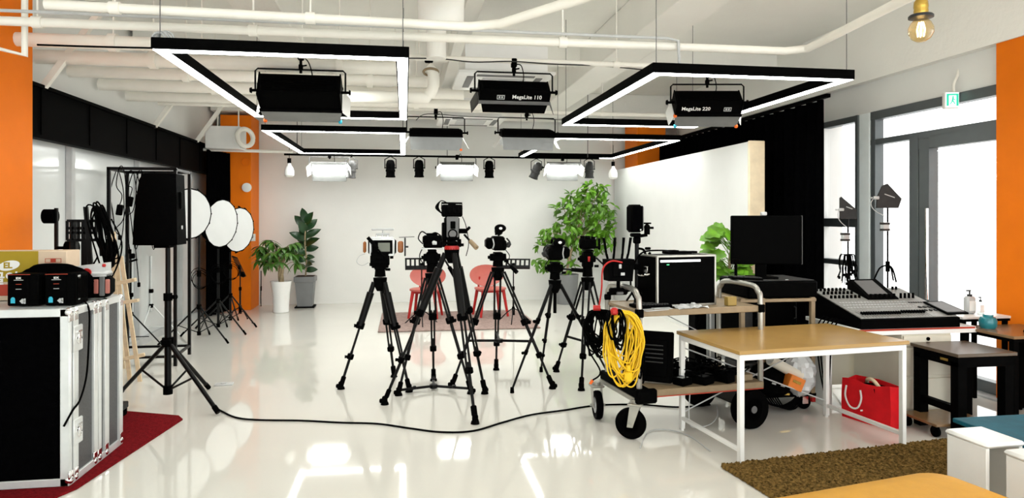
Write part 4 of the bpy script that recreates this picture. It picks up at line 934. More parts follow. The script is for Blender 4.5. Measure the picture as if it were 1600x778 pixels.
for sx, w_ in ((-1, .028), (1, .05)): MB().box((o.x+sx*(.155 if sx < 0 else .165), -.0, cz), (w_, .05, .105), None, .012).build('wooden_grip', 'woodgrip', t)
MB().box((o.x+.205, 0, cz), (.015, .06, .17), None, .006).cyl((o.x+.2, 0, cz), (o.x+.235, 0, cz), .008).build('side_rosette', 'dgrey', t)
for ux in (-.05, .0, .05): MB().cyl((o.x+ux, .03, cz+.08), (o.x+ux, .03, cz+.12), .008).build('handle_post', 'chrome', t)
MB().box((o.x+.005, .03, cz+.115), (.12, .03, .02), None, .004).box((o.x+.005, .03, cz+.16), (.20, .035, .022), None, .005).cyl((o.x+.005, .03, cz+.1), (o.x+.005, .03, cz+.16), .007).build('top_handle', 'lgrey', t)
MB().cyl((o.x+.15, .04, cz+.085), (o.x+.29, .05, cz+.09), .004, seg=6).build('antenna', 'grey', t)
MB().cyl((o.x-.125, -.07, cz+.09), (o.x-.04, -.075, cz-.01), .016, seg=12).cyl((o.x-.05, -.075, cz), (o.x+.04, -.07, cz-.11), .008).build('pan_arm', 'black', t)
MB().tube([(o.x-.15, 0, cz-.06), (o.x-.2, 0, cz-.08), (o.x-.225, -.01, cz-.13), (o.x-.18, -.01, cz-.165), (o.x-.12, 0, cz-.14)], .0035, 6, smooth=5).build('cable', 'lgrey', t)
MB().box((o.x-.02, .02, -.03+.02), (.17, .15, .13), None, .012).box((o.x-.02, -.06, .0), (.15, .02, .10), None, .006).cyl((o.x+.07, 0, .02), (o.x+.10, 0, .02), .03).cyl((o.x+.07, 0, .06), (o.x+.10, -.02, .07), .02).build('battery_box', 'black', t)
MB().cyl((o.x, .14, cz), (o.x, .28, cz), .055, seg=24).build('lens', 'black', t)
# B: tall broadcast rig
q = tB+V((0, 0, .05)); t = cam_thing('tall black rig with a grey battery plate on the tallest tripod', q)
MB().box((.0, .03, .10), (.115, .2, .19), None, .012).build('body', 'black', t)
b = MB().box((.0, -.085, .115), (.095, .03, .165), None, .006).build('battery_plate', 'grey', t)
MB().box((.002, -.103, .13), (.04, .01, .06), None, .004).torus((.0, -.102, .06), .034, .005, (0, 1, 0), 20, 6).box((.0, -.1, .03), (.07, .01, .012)).build('latch', 'black', b)
MB().box((-.065, 0, .08), (.03, .14, .14), None, .008).build('side_unit', 'black', t)
mb = MB().box((-.0, .0, .245), (.165, .13, .10), None, .012)
for k in range(4): mb.box((-.07+.045*k, -.068, .25), (.03, .02, .06), None, .005)
mb.box((0, 0, .30), (.06, .08, .02), None, .006).tube([(-.08, 0, .26), (-.082, 0, .308), (.082, 0, .306), (.08, 0, .26)], .008, 6).build('top_cage', 'black', t)
mb = MB()
for k in range(5): mb.tube([(-.08, -.05+.01*k, .22), (-.11-.006*k, -.04, .27), (-.09, -.02, .325), (-.04, -.02, .31)], .004, 5, smooth=5)
mb.tube([(.08, -.05, .2), (.11, -.06, .12), (.13, -.07, -.02), (.11, -.06, -.12)], .0035, 5, smooth=5); mb.build('wiring', 'black', t)
MB().cyl((0, .13, .11), (0, .24, .11), .05, seg=22).build('lens', 'black', t)
MB().cyl((.06, 0, .08), (.12, -.02, .08), .02).cyl((.11, -.02, .08), (.14, -.05, .11), .012).build('handle_joint', 'black', t)
# C: small camera with wiring
q = tC+V((0, 0, .2)); t = cam_thing('small wired camera with silver parts just behind the tallest tripod', q)
MB().box((.01, .03, .07), (.17, .16, .11), None, .012).box((-.06, -.05, .09), (.05, .03, .06), None, .006).build('body', 'black', t)
MB().box((.02, -.055, .06), (.04, .012, .03), None, .004).sph((.015, -.06, .065), (.018, .010, .016), 12, 8).build('silver_plate', 'alu', t)
MB().box((.10, -.02, .09), (.02, .05, .06), None, .006).build('red_tally', 'red', t)
mb = MB().tube([(-.08, -.02, .05), (-.12, -.02, .10), (-.09, -.01, .16), (-.03, 0, .13), (.03, 0, .15), (.08, 0, .12)], .006, 6, smooth=5).tube([(-.08, -.03, .02), (-.11, -.03, -.06), (-.06, -.03, -.15)], .005, 6, smooth=4); mb.box((-.0, .02, .135), (.1, .03, .02), None, .005); mb.build('wiring', 'black', t)
MB().cyl((.01, .1, .07), (.01, .2, .07), .045, seg=20).build('lens', 'black', t)
MB().box((0, 0, .01), (.19, .12, .012), None, .003).build('base_plate', 'alu', t)
# D, E: camcorders
def camcorder(q, lab, flip=1, eye=(.02, .16), s=1.0):
    t = cam_thing(lab, q); f = flip
    MB().box((.0*s, .02, .085*s), (.11*s, .22*s, .13*s), None, .016).box((.045*f*s, -.02, .07*s), (.05*s, .14*s, .10*s), None, .016).build('body', 'black', t)
    MB().box((-.085*f*s, .0, .085*s), (.07*s, .16*s, .105*s), None, .025).build('flip_screen', 'blackg', t)
    MB().tube([(-.06*f*s, -.09, .04*s), (-.05*f*s, -.1, .08*s), (-.06*f*s, -.09, .13*s)], .006, 6, smooth=4).build('edge_ring', 'lgrey', t)
    ex, ez = eye
    MB().cyl((ex*s, .0, ez*s), (ex*s, -.09*s, (ez+.03)*s), .038*s, .034*s, 18).sph((ex*s, -.09*s, (ez+.03)*s), (.055*s, .025*s, .038*s), 20, 10).box((ex*s, .05*s, ez*s), (.06*s, .1*s, .05*s), None, .012).build('viewfinder', 'black', t)
    MB().sph((ex*s, -.117*s, (ez+.03)*s), (.016*s, .004, .012*s), 12, 6).build('eyepiece', 'white', t)
    MB().cyl((0, .12*s, .09*s), (0, .25*s, .09*s), .05*s, .055*s, 24).build('lens', 'black', t)
    MB().tube([(.0, -.06*s, .16*s), (0, -.02, .20*s), (0, .1*s, .20*s), (0, .13*s, .16*s)], .012*s, 8, smooth=3).build('top_handle', 'black', t)
    MB().tube([(.07*f*s, -.06, .05*s), (.105*f*s, -.05, .09*s), (.08*f*s, -.02, .13*s)], .008, 6, smooth=4).box((.095*f*s, -.02, .07*s), (.04*s, .06*s, .05*s), (0, .5*f, 0), .01).build('hand_strap', 'dgrey', t)
    MB().tube([(.06*f*s, -.05, .03*s), (.10*f*s, -.06, -.03*s), (.08*f*s, -.05, -.09*s)], .004, 5, smooth=4).build('cable', 'black', t)
camcorder(tD+V((0, 0, .13)), 'black camcorder with a round eyepiece on the tripod before a red chair', 1, (.01, .195))
camcorder(tE+V((0, 0, .16)), 'black camcorder seen against the leaves of the tall tree', -1, (.02, .145), 1.08)
# F: mirrorless camera
q = tF+V((0, 0, .26)); t = cam_thing('small black camera with two top bumps on the red badged tripod', q)
MB().box((.0, 0, .055), (.16, .07, .10), None, .014).box((.0, 0, .115), (.05, .06, .03), None, .01).cyl((-.05, 0, .10), (-.05, 0, .13), .022).cyl((.055, 0, .10), (.055, 0, .122), .02).build('body', 'black', t)
MB().box((.01, -.037, .05), (.09, .006, .065), None, .003).build('rear_screen', 'blackg', t)
MB().box((.115, -.0, .05), (.02, .03, .11), None, .006).box((.09, 0, .02), (.05, .02, .02)).build('side_bracket', 'black', t)
MB().cyl((0, .03, .055), (0, .14, .055), .04, seg=20).build('lens', 'black', t)
# floor cable
pts = [G(u, v, .008) for u, v in ((342, 640), (368, 652), (405, 656), (470, 657), (530, 660), (590, 662), (640, 669), (690, 675), (740, 673), (785, 660), (830, 648), (880, 641), (935, 633), (1000, 632), (1060, 636), (1110, 632))]
cable('floor_cable', pts, .007, 'black', 'long black cable running across the glossy floor past the tripods', sm=6)
mb = MB()
p0 = G(350, 601, .0); solo('floor_box', MB().box(p0+V((0, 0, .006)), (.16, .10, .012), (0, 0, .1), .004).box(p0+V((.0, 0, .016)), (.05, .04, .01), None, .003), 'lgrey', 'small flat light floor plate on the glossy floor beyond the speaker stand', 'floor box')
# ================================================================ RIGHT SIDE: CARTS, DESK, CONSOLE
# ---- work cart: local x along its front edge
CO = V((1.62, 4.52, 0)); CR = rad(7)
def cart_m(): return Matrix.Translation(CO) @ Matrix.Rotation(CR, 4, 'Z')
def cw(x, y, z): return cart_m() @ V((x, y, z))
t = thing('work_cart', 'loaded work cart with a tan edged deck, shelf and rubber wheels', 'cart', CO, CR)
L, D = .98, .62
MB().box((L/2+.04, D/2, .315), (L-.08, D, .05), None, .004).build('deck', 'tan', t)
MB().box((L/2+.04, -.004, .292), (L-.1, .008, .006)).build('red_edge', 'redprint', t)
MB().box((.02, D/2, .305), (.11, D+.06, .085), None, .012).box((.03, .0, .30), (.16, .05, .10), None, .012).build('bumper', 'black', t)
MB().box((-.03, D/2, .27), (.03, D+.02, .03)).build('bumper_rail', 'steel', t)
MB().box((L/2, D/2, .875), (L, D*.86, .02)).box((L/2, D*.07, .868), (L, .025, .045), None, .004).box((L/2, D*.93, .868), (L, .025, .045), None, .004).build('shelf', 'tan', t)
for x in (.0, L):
    MB().tube([(x, .04, .33), (x, .04, .90), (x, .07, .99), (x, .15, 1.03), (x, D-.15, 1.03), (x, D-.07, .99), (x, D-.04, .90), (x, D-.04, .33)], .020, 12, smooth=5).build('push_handle', 'steel', t)
for x, y, z in ((.0, .04, .87), (L, .04, .87)): MB().box((x, y, z), (.05, .05, .06), None, .006).build('bracket', 'black', t)
def wheel(x, y, r, wd, rz, fork):
    R = Matrix.Translation(V((x, y, r))) @ Matrix.Rotation(rz, 4, 'Z')
    wv = MB(R).lathe([(r*.55, -wd*.42), (r*.8, -wd/2), (r*.95, -wd*.42), (r, -wd*.2), (r, wd*.2), (r*.95, wd*.42), (r*.8, wd/2), (r*.55, wd*.42), (r*.55, -wd*.42)], (0, 0, 0), (0, 1, 0), 32).build('wheel', 'black', t)
    h = MB(R).lathe([(0, -wd*.45), (r*.18, -wd*.45), (r*.2, -wd*.3), (r*.5, -wd*.3), (r*.56, -wd*.4), (r*.56, wd*.4), (r*.5, wd*.3), (r*.2, wd*.3), (r*.18, wd*.45), (0, wd*.45)], (0, 0, 0), (0, 1, 0), 24)
    h.build('hub', 'lgrey' if fork else 'grey', wv)
    if fork:
        f = MB(R)
        for s in (-1, 1): f.hexa([(-.02, s*(wd/2+.012), -.02), (.02, s*(wd/2+.012), -.02), (.02, s*(wd/2+.006), -.02), (-.02, s*(wd/2+.006), -.02)], [(.0, s*(wd/2+.012), r+.02), (.07, s*(wd/2+.012), r+.02), (.07, s*(wd/2+.006), r+.02), (.0, s*(wd/2+.006), r+.02)])
        f.m = R; f.cyl((0, -wd/2-.03, 0), (0, wd/2+.03, 0), .010).box((.035, 0, r+.03), (.10, wd+.05, .015), None, .004).cyl((.035, 0, r+.03), (.035, 0, r+.06), .03).build('fork', 'steel', t)
wheel(-.06, .05, .108, .055, rad(-38), True); wheel(-.10, D-.08, .108, .055, rad(80), True)
wheel(L-.10, .03, .145, .11, rad(8), False); wheel(L-.14, D+.02, .145, .11, rad(8), False)
MB().cyl((L-.12, -.02, .145), (L-.12, D+.05, .145), .016).box((L-.12, D/2, .22), (.06, D*.7, .14), None, .006).build('axle', 'blackm', t)
# monitor in a silver edged case on the shelf
t = thing('field_monitor', 'large black field monitor in a silver edged case on the cart shelf', 'monitor', cw(.46, .20, .886), CR+rad(2))
a, b = P(1022, 393, 4.72), P(1124, 470, 4.72); W_, H_ = .50, .375
MB().box((0, .14, H_/2), (W_-.01, .27, H_-.01), None, .006).build('case', 'black', t)
mb = MB()
for s in (-1, 1): mb.box((s*(W_/2-.007), -.002, H_/2), (.016, .02, H_), None, .003).box((s*(W_/2-.004), .275, H_/2), (.012, .014, H_), None, .003)
for z in (.008, H_-.008): mb.box((0, -.002, z), (W_, .02, .016), None, .003)
for s in (-1, 1):
    for z in (.006, H_-.006): mb.box((s*(W_/2-.005), .14, z), (.014, .27, .014), None, .003)
mb.build('edge_frame', 'steel', t)
sc = MB().box((0, -.006, H_/2), (W_-.03, .012, H_-.03), None, .003).build('screen', 'blackg', t)
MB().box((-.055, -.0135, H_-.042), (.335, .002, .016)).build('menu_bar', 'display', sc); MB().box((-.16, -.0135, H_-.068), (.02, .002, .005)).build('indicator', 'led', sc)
MB().tube([(-W_/2-.01, .08, H_*.62), (-W_/2-.05, .1, H_*.6), (-W_/2-.05, .18, H_*.6), (-W_/2-.01, .2, H_*.62)], .008, 8, smooth=3).box((-W_/2-.006, .14, H_*.7), (.012, .06, .05), None, .004).build('side_handle', 'chrome', t)
t = thing('remote_unit', 'slim black unit lying on top of the field monitor', 'unit', cw(.44, .3, 1.263), CR); MB().box((0, 0, .012), (.2, .10, .02), None, .005).box((.1, .02, .012), (.14, .06, .015), None, .004).box((-.03, 0, .024), (.06, .07, .012), None, .003).build('casing', 'black', t)
cable('monitor_cable', [cw(.5, .34, 1.275), cw(.3, .33, 1.29), cw(.16, .33, 1.27), cw(.1, .36, 1.15), cw(.08, .33, 1.0), cw(.12, .3, .90)], .007, 'black', 'thick black cable curving off the back of the field monitor')
# papers, plastic, keyboard, tan block on the shelf
solo('wooden_block', MB().box(cw(.78, .12, .92), (.075, .05, .065), (0, 0, CR), .003), 'ochreb', 'small tan block standing on the cart shelf beside the field monitor', 'block')
mb = MB(); r = random.Random(4); n = 9; vs = []; fs = []
for j in range(n):
    for i in range(n): vs.append(cw(.30+.03*i, .02+.022*j, .888+abs(r.gauss(0, .012))))
for j in range(n-1):
    for i in range(n-1): fs.append((j*n+i, j*n+i+1, (j+1)*n+i+1, (j+1)*n+i))
k0 = len(vs); vs += [q-V((0, 0, .0015)) for q in vs]; fs += [tuple(reversed([i+k0 for i in f])) for f in fs]
mb.add(vs, fs); solo('crumpled_plastic', mb, 'foil', 'crumpled clear plastic sheet on the front of the cart shelf', 'plastic sheet', sharp=20)
t = thing('control_keyboard', 'black control keyboard lying on the cart shelf beside the handle', 'keyboard', cw(.17, .2, .886), CR)
MB().box((0, 0, .012), (.27, .16, .022), None, .005).build('base', 'black', t)
mb = MB()
for i in range(10):
    for j in range(4): mb.box((-.11+.024*i, -.05+.03*j, .026), (.018, .022, .008), None, .002)
mb.build('keys', 'dgrey', t)
solo('shelf_paper', MB().box(cw(.12, .06, .8885), (.2, .10, .003), (0, 0, CR+.2)).box(cw(.2, .09, .892), (.14, .08, .003), (0, 0, CR-.15)), 'lgrey', 'loose pale papers at the handle end of the cart shelf', 'paper')
# wireless transmitter with four antennas
q = P(967, 438, 4.78); t = thing('wireless_receiver', 'black wireless box with four upright antennas mounted over the cart handle', 'receiver', q, rad(4))
MB().hexa([(-.095, -.04, 0), (.09, -.04, -.005), (.09, .06, -.005), (-.095, .06, 0)], [(-.105, -.04, .155), (.105, -.04, .155), (.105, .06, .155), (-.105, .06, .155)]).box((0, -.044, .08), (.13, .01, .1), None, .004).build('case', 'black', t)
MB().box((.01, -.05, .05), (.03, .004, .02)).box((-.01, -.05, .105), (.02, .01, .03), None, .003).build('label', 'lgrey', t)
for x, dx in ((-.075, -.03), (-.03, .012), (.035, .015), (.075, .03)):
    A = MB().cyl((x, .03, .155), (x+dx*.3, .03, .19), .009).build('antenna', 'black', t); MB().cyl((x+dx*.3, .03, .18), (x+dx, .03, .31), .008, .011, 10).build('antenna_blade', 'black', A)
cable('red_cable', [P(972, 410, 4.72), P(955, 408, 4.70), P(942, 420, 4.70), P(940, 450, 4.72), P(936, 478, 4.74), P(932, 490, 4.76)], .006, 'red', 'red cable curving out of the wireless box')
q = P(966, 455, 4.8); t = thing('handle_clamp', 'black clamp bracket gripping the cart handle under the wireless box', 'clamp', q)
MB().box((0, 0, 0), (.13, .07, .05), None, .012).cyl((-.08, 0, -.02), (-.03, -.03, .0), .016).cyl((.03, 0, .0), (.09, -.02, .02), .018).cyl((0, 0, .02), (-.0, 0, .075), .014).cyl((-.10, 0, -.04), (-.06, 0, -.04), .022).build('body', 'black', t)
MB().box((.0, -.04, -.01), (.05, .02, .02), None, .004).build('plate', 'grey', t)
# small speaker on pole
q = P(993, 363, 4.95); t = thing('small_speaker', 'small upright black speaker on a pole above the cart', 'speaker', (q.x, q.y, q.z), rad(12))
MB().box((-.01, 0, .105), (.10, .10, .21), None, .02).build('cabinet', 'black', t); MB().box((.047, .01, .105), (.02, .085, .19), None, .009).build('side_shell', 'grey', t); MB().box((-.01, -.052, .105), (.085, .006, .19), None, .003).build('grille', 'cloth', t); MB().sph((.01, -.056, .02), .006, 10, 6).build('logo_dot', 'white', t)
t = thing('speaker_pole', 'black pole stand clamped to the cart carrying the small speaker', 'stand', (q.x, q.y, .89))
mb = MB().cyl((q.x+.01, q.y, .89), (q.x+.01, q.y, q.z-.02), .016); mb.build('pole', 'blackm', t, True)
MB().box((q.x, q.y, q.z-.02), (.07, .07, .03), None, .008).box((q.x+.01, q.y, q.z-.06), (.05, .05, .05), None, .008).build('collar', 'black', t, True)
for zc in (q.z-.26, .99): MB().box((q.x+.01, q.y, zc), (.055, .055, .045), None, .008).build('collar', 'black', t, True)
for k in range(3): a = k*2.1; MB().tube([(q.x+.01, q.y, 1.02), (q.x+.01+.1*math.cos(a), q.y+.1*math.sin(a), .90)], .008, 6).build('leg', 'blackm', t, True)
c = P(1011, 356, 4.95); MB().cyl((q.x+.02, q.y, q.z-.03), (c.x, q.y, q.z-.02), .012).cyl((c.x, q.y, c.z-.05), (c.x, q.y, c.z), .022).sph((c.x, q.y, c.z+.005), .024, 14, 8).cyl((c.x, q.y, c.z), (c.x, q.y, c.z+.03), .012).box((c.x, q.y, c.z+.035), (.055, .045, .012), None, .004).cyl((c.x+.02, q.y, c.z), (c.x+.05, q.y, c.z), .009).build('ball_head', 'black', t, True)
c = P(1008, 392, 4.95); MB().tube([(q.x+.01, q.y, c.z+.02), (c.x-.02, q.y-.02, c.z+.01), (c.x, q.y-.03, c.z-.04), (c.x+.03, q.y-.03, c.z-.01)], .010, 6, smooth=4).box((c.x+.01, q.y-.03, c.z+.02), (.04, .03, .02), None, .005).build('clip_arm', 'black', t, True)
# hanging cable coils
def hanging_coil(c, hw, hh, n, r, m, name, label, seed, slant=0.0, turn=0.0):
    rr = random.Random(seed); mb = MB()
    for k in range(n):
        ow = hw*rr.uniform(.45, 1.05); oh = hh*rr.uniform(.62, 1.05); o = V((rr.uniform(-.2, .2)*hw, rr.uniform(-.035, .035), rr.uniform(-.06, .02)*hh)); ph = rr.uniform(-.15, .15)
        pts = []
        for j in range(12):
            a = 2*PI*j/12; x = ow*math.sin(a)*(1+.18*math.cos(a)); z = oh*math.cos(a)-oh; x += ph*z+rr.gauss(0, .06)*hw
            pts.append(V((x*math.cos(turn), o.y+x*math.sin(turn)+rr.gauss(0, .006), z))+V((o.x, 0, o.z))+V((slant*z, 0, 0)))
        mb.tube(pts, r, 6, True, smooth=3)
    t = thing(name, label, 'cable', c); mb.build('loops', m, t); return t
c = P(973, 487, 4.50); t = hanging_coil(c, .12, .245, 21, .0055, 'yellow', 'yellow_cable_coil', 'thick coil of yellow extension cable hanging on the cart handle', 8)
MB().box((.03, -.03, -.44), (.06, .05, .075), None, .015).cyl((.03, -.03, -.40), (.03, -.03, -.36), .018).build('plug', 'yellow', t)
c = P(994, 490, 4.55); hanging_coil(c, .03, .24, 9, .006, 'black', 'black_cable_coil', 'narrow coil of black cable hanging just beside the yellow coil', 12)
c = P(962, 483, 4.47); t = hanging_coil(c, .06, .13, 9, .006, 'black', 'black_cable_coil', 'short black cable coil with a red plug lying over the yellow coil', 14); MB().box((-.02, -.03, -.01), (.05, .04, .05), None, .012).build('red_plug', 'red', t)
c = P(935, 484, 4.75); t = hanging_coil(c, .10, .165, 24, .006, 'black', 'black_cable_coil', 'tangled black cable coil with red connectors at the cart end', 15)
MB().cyl((-.05, -.04, .02), (-.0, -.05, .02), .02).build('red_connector', 'red', t)
t = thing('loose_plug_cable', 'black cable with an orange plug dangling at the cart end', 'cable', P(930, 530, 4.8))
MB().tube([P(928, 500, 4.8), P(918, 540, 4.78), P(938, 580, 4.76), P(926, 594, 4.75)], .006, 6, smooth=6).build('cord', 'black', t, True); MB().cyl(P(926, 594, 4.75), P(922, 600, 4.75), .012, .009).build('plug', 'orangep', t, True)
# deck load
t = thing('black_computer', 'slim black computer case leaning upright on the cart deck', 'computer', cw(.16, .22, .341), CR+rad(-40))
MB().box((0, .0, .19), (.36, .07, .36), (rad(-7), 0, 0), .01).build('case', 'black', t); MB().box((.02, -.05, .19), (.26, .006, .26), (rad(-7), 0, 0), .003).build('front_panel', 'blackg', t)
mb = MB()
for k in range(7): mb.box((.02, -.056, .10+.03*k), (.2, .006, .008), (rad(-7), 0, 0))
mb.build('vent_slots', 'dgrey', t)
rr = random.Random(9); kinds = ['power_brick', 'battery_pack', 'adapter_box']
spots = [(.36, .08), (.44, .16), (.52, .07), (.61, .15), (.70, .07), (.79, .14), (.42, .30), (.54, .28), (.66, .30), (.78, .28), (.50, .43), (.64, .45), (.36, .44)]
places = ['nearest the computer case, front edge', 'second from the computer case', 'at the front edge midway along', 'midway along behind the front row', 'on the front edge nearer the big wheels', 'at the far end of the front row', 'in the second row by the computer case', 'in the second row midway', 'in the second row towards the big wheels', 'at the far end of the second row', 'in the back row midway', 'in the back row nearer the big wheels', 'in the back corner by the computer case']
for k, (x, y) in enumerate(spots):
    sz = (rr.uniform(.09, .13), rr.uniform(.08, .13), rr.uniform(.045, .10)); t = thing('power_brick', 'small black power brick on the cart deck '+places[k], 'power brick', cw(x, y, .341), CR+rr.uniform(-.5, .5), 'power bricks on the cart deck')
    MB().box((0, 0, sz[2]/2), sz, None, .006).build('case', 'black', t); MB().box((0, -.002, sz[2]+.0005), (sz[0]*.6, sz[1]*.5, .001)).build('rating_label', rr.choice(['lgrey', 'dgrey', 'dgrey']), t)
for k in range(14):
    x, y = rr.uniform(.32, .7), rr.uniform(.1, .4); pts = [cw(x+.06*j+rr.uniform(-.02, .02), y+rr.uniform(-.09, .09), .42+rr.uniform(-.03, .035)) for j in range(5)]
    cable('deck_cable', pts, .006, 'black', 'loose black cable tangled over the power bricks on the cart deck', sm=5, group='tangled cables on the cart deck')
mb = MB()
for k in range(34):
    x, y = rr.uniform(.3, .8), rr.uniform(.05, .5); q = cw(x, y, .36+rr.uniform(0, .10)); a0 = rr.uniform(0, 6); R_ = rr.uniform(.04, .09)
    mb.tube([q+V((R_*math.cos(a0+j*.9)*(1+.2*math.sin(j*2)), R_*math.sin(a0+j*.9), .02*math.sin(j*1.7+k))) for j in range(8)], .0055, 5, smooth=3)
solo('cable_tangle', mb, 'black', 'dense black tangle of cable covering the middle of the cart deck', 'cable')
solo('tan_offcut', MB().box(cw(.85, .10, .365), (.13, .12, .045), (0, 0, CR+.1), .003), 'tan', 'tan wooden offcut lying at the big wheel end of the cart deck', 'wood offcut')
for i, (x0, x1, lab) in enumerate(((.1, .12, 'black cable hanging below the cart shelf by the handle'), (.66, .62, 'black cable hanging from the cart shelf down to the power bricks'))):
    cable('shelf_cable', [cw(x0, .4, .86), cw(x0+.02, .38, .75), cw(x1, .36, .6), cw(x1+.03, .3, .42)], .006, 'black', lab)
cable('white_cable', [cw(.25, .3, .86), cw(.45, .3, .76), cw(.7, .32, .64), cw(.85, .4, .58)], .004, 'lgrey', 'thin pale cable sagging between the two carts')
cable('white_floor_cable', [G(1000, 700, .006), G(1013, 675, .006), G(1040, 671, .006), G(1075, 680, .006), G(1110, 705, .006)], .004, 'lgrey', 'thin white cable curling on the floor under the oak desk')
cable('white_loop_cable', [cw(.42, .08, .27), cw(.40, .06, .12), cw(.44, .08, .03), cw(.6, .12, .02), cw(.72, .2, .05), cw(.78, .3, .1)], .004, 'lgrey', 'thin white cable drooping below the cart deck')
# ---- second cart: equipment rack
RX0, RX1, RY0, RY1 = 2.62, 3.22, 5.02, 5.55
t = thing('rack_cart', 'tall tan framed rack cart behind the oak desk', 'cart', ((RX0+RX1)/2, (RY0+RY1)/2, 0))
for x in (RX0, RX0+.17, RX1):
    for y in (RY0, RY1): MB().box((x, y, .50), (.035, .035, .8), None, .003).build('upright', 'tan' if y == RY0 else 'lgrey', t, True)
for z in (.125, .88): MB().box(((RX0+RX1)/2, (RY0+RY1)/2, z), (RX1-RX0+.05, RY1-RY0+.04, .025), None, .004).build('shelf', 'black' if z < .2 else 'tan', t, True)
MB().box((RX1+.005, RY0, .09), (.03, .03, .05)).build('red_corner', 'red', t, True)
for x in (RX0+.05, RX1-.05):
    for y in (RY0+.04, RY1-.04):
        c_ = MB().lathe([(.02, -.016), (.05, -.02), (.058, -.01), (.058, .01), (.05, .02), (.02, .016)], (x, y, .058), (0, 1, 0), 22).build('caster', 'black', t, True)
        MB().box((x, y-.026, .075), (.05, .006, .06), None, .002).box((x, y+.026, .075), (.05, .006, .06), None, .002).box((x, y, .108), (.07, .065, .008)).cyl((x, y-.03, .058), (x, y+.03, .058), .012).build('caster_fork', 'chrome', c_, True)
t = thing('rack_amplifier', 'wide black equipment box on the top shelf of the rack cart', 'amplifier', (2.97, 5.27, .893))
MB().box((0, 0, .07), (.60, .5, .135), None, .012).box((0, -.245, .07), (.58, .02, .11), None, .004).build('case', 'black', t)
MB().box((0, 0, .14), (.56, .46, .006), None, .002).build('top_plate', 'dgrey', t); MB().sph((.30, -.2, .10), (.006, .02, .03), 10, 6).sph((.05, -.22, .145), (.015, .012, .004), 10, 6).build('sticker', 'lgrey', t)
for z, lab in ((.755, 'black rack unit just under the top shelf of the rack cart'), (.545, 'black rack unit halfway down the rack cart'), (.335, 'lowest black rack unit behind the bags on the rack cart')):
    t = thing('rack_unit', lab, 'rack unit', (3.005, 5.35, z), 0, 'units inside the rack cart'); MB().box((0, .04, .0), (.385, .36, .20), None, .006).build('case', 'black', t); MB().box((0, -.145, 0), (.38, .012, .19), None, .003).build('front_plate', 'blackg', t)
    for s in (-1, 1): MB().tube([(s*.17, -.145, -.05), (s*.17, -.175, -.04), (s*.17, -.175, .04), (s*.17, -.145, .05)], .006, 6).build('handle', 'dgrey', t)
t = thing('grey_recorder', 'grey and black recorder box on the low end of the rack cart beside the uprights', 'recorder', (2.72, 5.2, .14)); MB().box((0, 0, .12), (.17, .3, .23), None, .008).build('case', 'dgrey', t); MB().box((0, -.155, .15), (.14, .01, .1), None, .003).build('panel', 'lgrey', t); MB().box((0, -.155, .05), (.14, .01, .06), None, .003).build('drawer', 'black', t)
t = thing('upright_unit', 'narrow black unit standing between the left uprights of the rack cart', 'unit', (2.705, 5.3, .40)); MB().box((0, 0, .22), (.12, .4, .44), None, .006).build('case', 'black', t); MB().box((0, -.203, .22), (.09, .006, .38), None, .002).build('front_plate', 'dgrey', t)
t = thing('tall_black_case', 'tall narrow black case standing upright behind the cart shelf', 'case', (2.62, 5.72, 0)); MB().box((0, 0, .42), (.22, .16, .84), None, .012).build('shell', 'black', t); MB().box((0, -.083, .42), (.02, .008, .8)).build('edge_strip', 'alu', t)
# desktop monitor + keyboard + tissue things on the rack cart
q = P(1207, 380, 5.12); t = thing('desktop_monitor', 'black desktop monitor on a neck stand on the rack cart', 'monitor', (q.x, 5.22, 1.036), rad(-9))
MB().box((0, 0, .315), (.58, .035, .40), None, .008).build('panel', 'black', t); MB().box((0, -.019, .315), (.56, .004, .38)).build('screen', 'blackg', t)
MB().box((-.03, .04, .10), (.09, .025, .21), None, .006).build('neck', 'black', t); MB().box((-.03, .02, .008), (.22, .18, .016), None, .006).build('foot', 'black', t); MB().box((.29, -.01, .315), (.003, .02, .40)).build('edge_strip', 'grey', t); MB().box((-.02, 0, .53), (.05, .03, .03), None, .006).build('webcam', 'lgrey', t)
t = thing('small_keyboard', 'small black keyboard overhanging the handle end beneath the desktop monitor', 'keyboard', (2.64, 5.0, 1.05), rad(-5)); MB().box((0, 0, .01), (.24, .11, .018), (0, .05, 0), .004).build('base', 'black', t)
mb = MB()
for i in range(9):
    for j in range(3): mb.box((-.1+.025*i, -.035+.032*j, .021-.0012*(i-4)), (.02, .025, .006))
mb.build('keys', 'dgrey', t)
solo('tall_pole', MB().cyl((2.66, 5.2, 1.03), (2.66, 5.2, 1.18), .012).box((2.66, 5.2, 1.18), (.05, .04, .04), None, .006), 'black', 'short black post beside the neck of the desktop monitor', 'post')
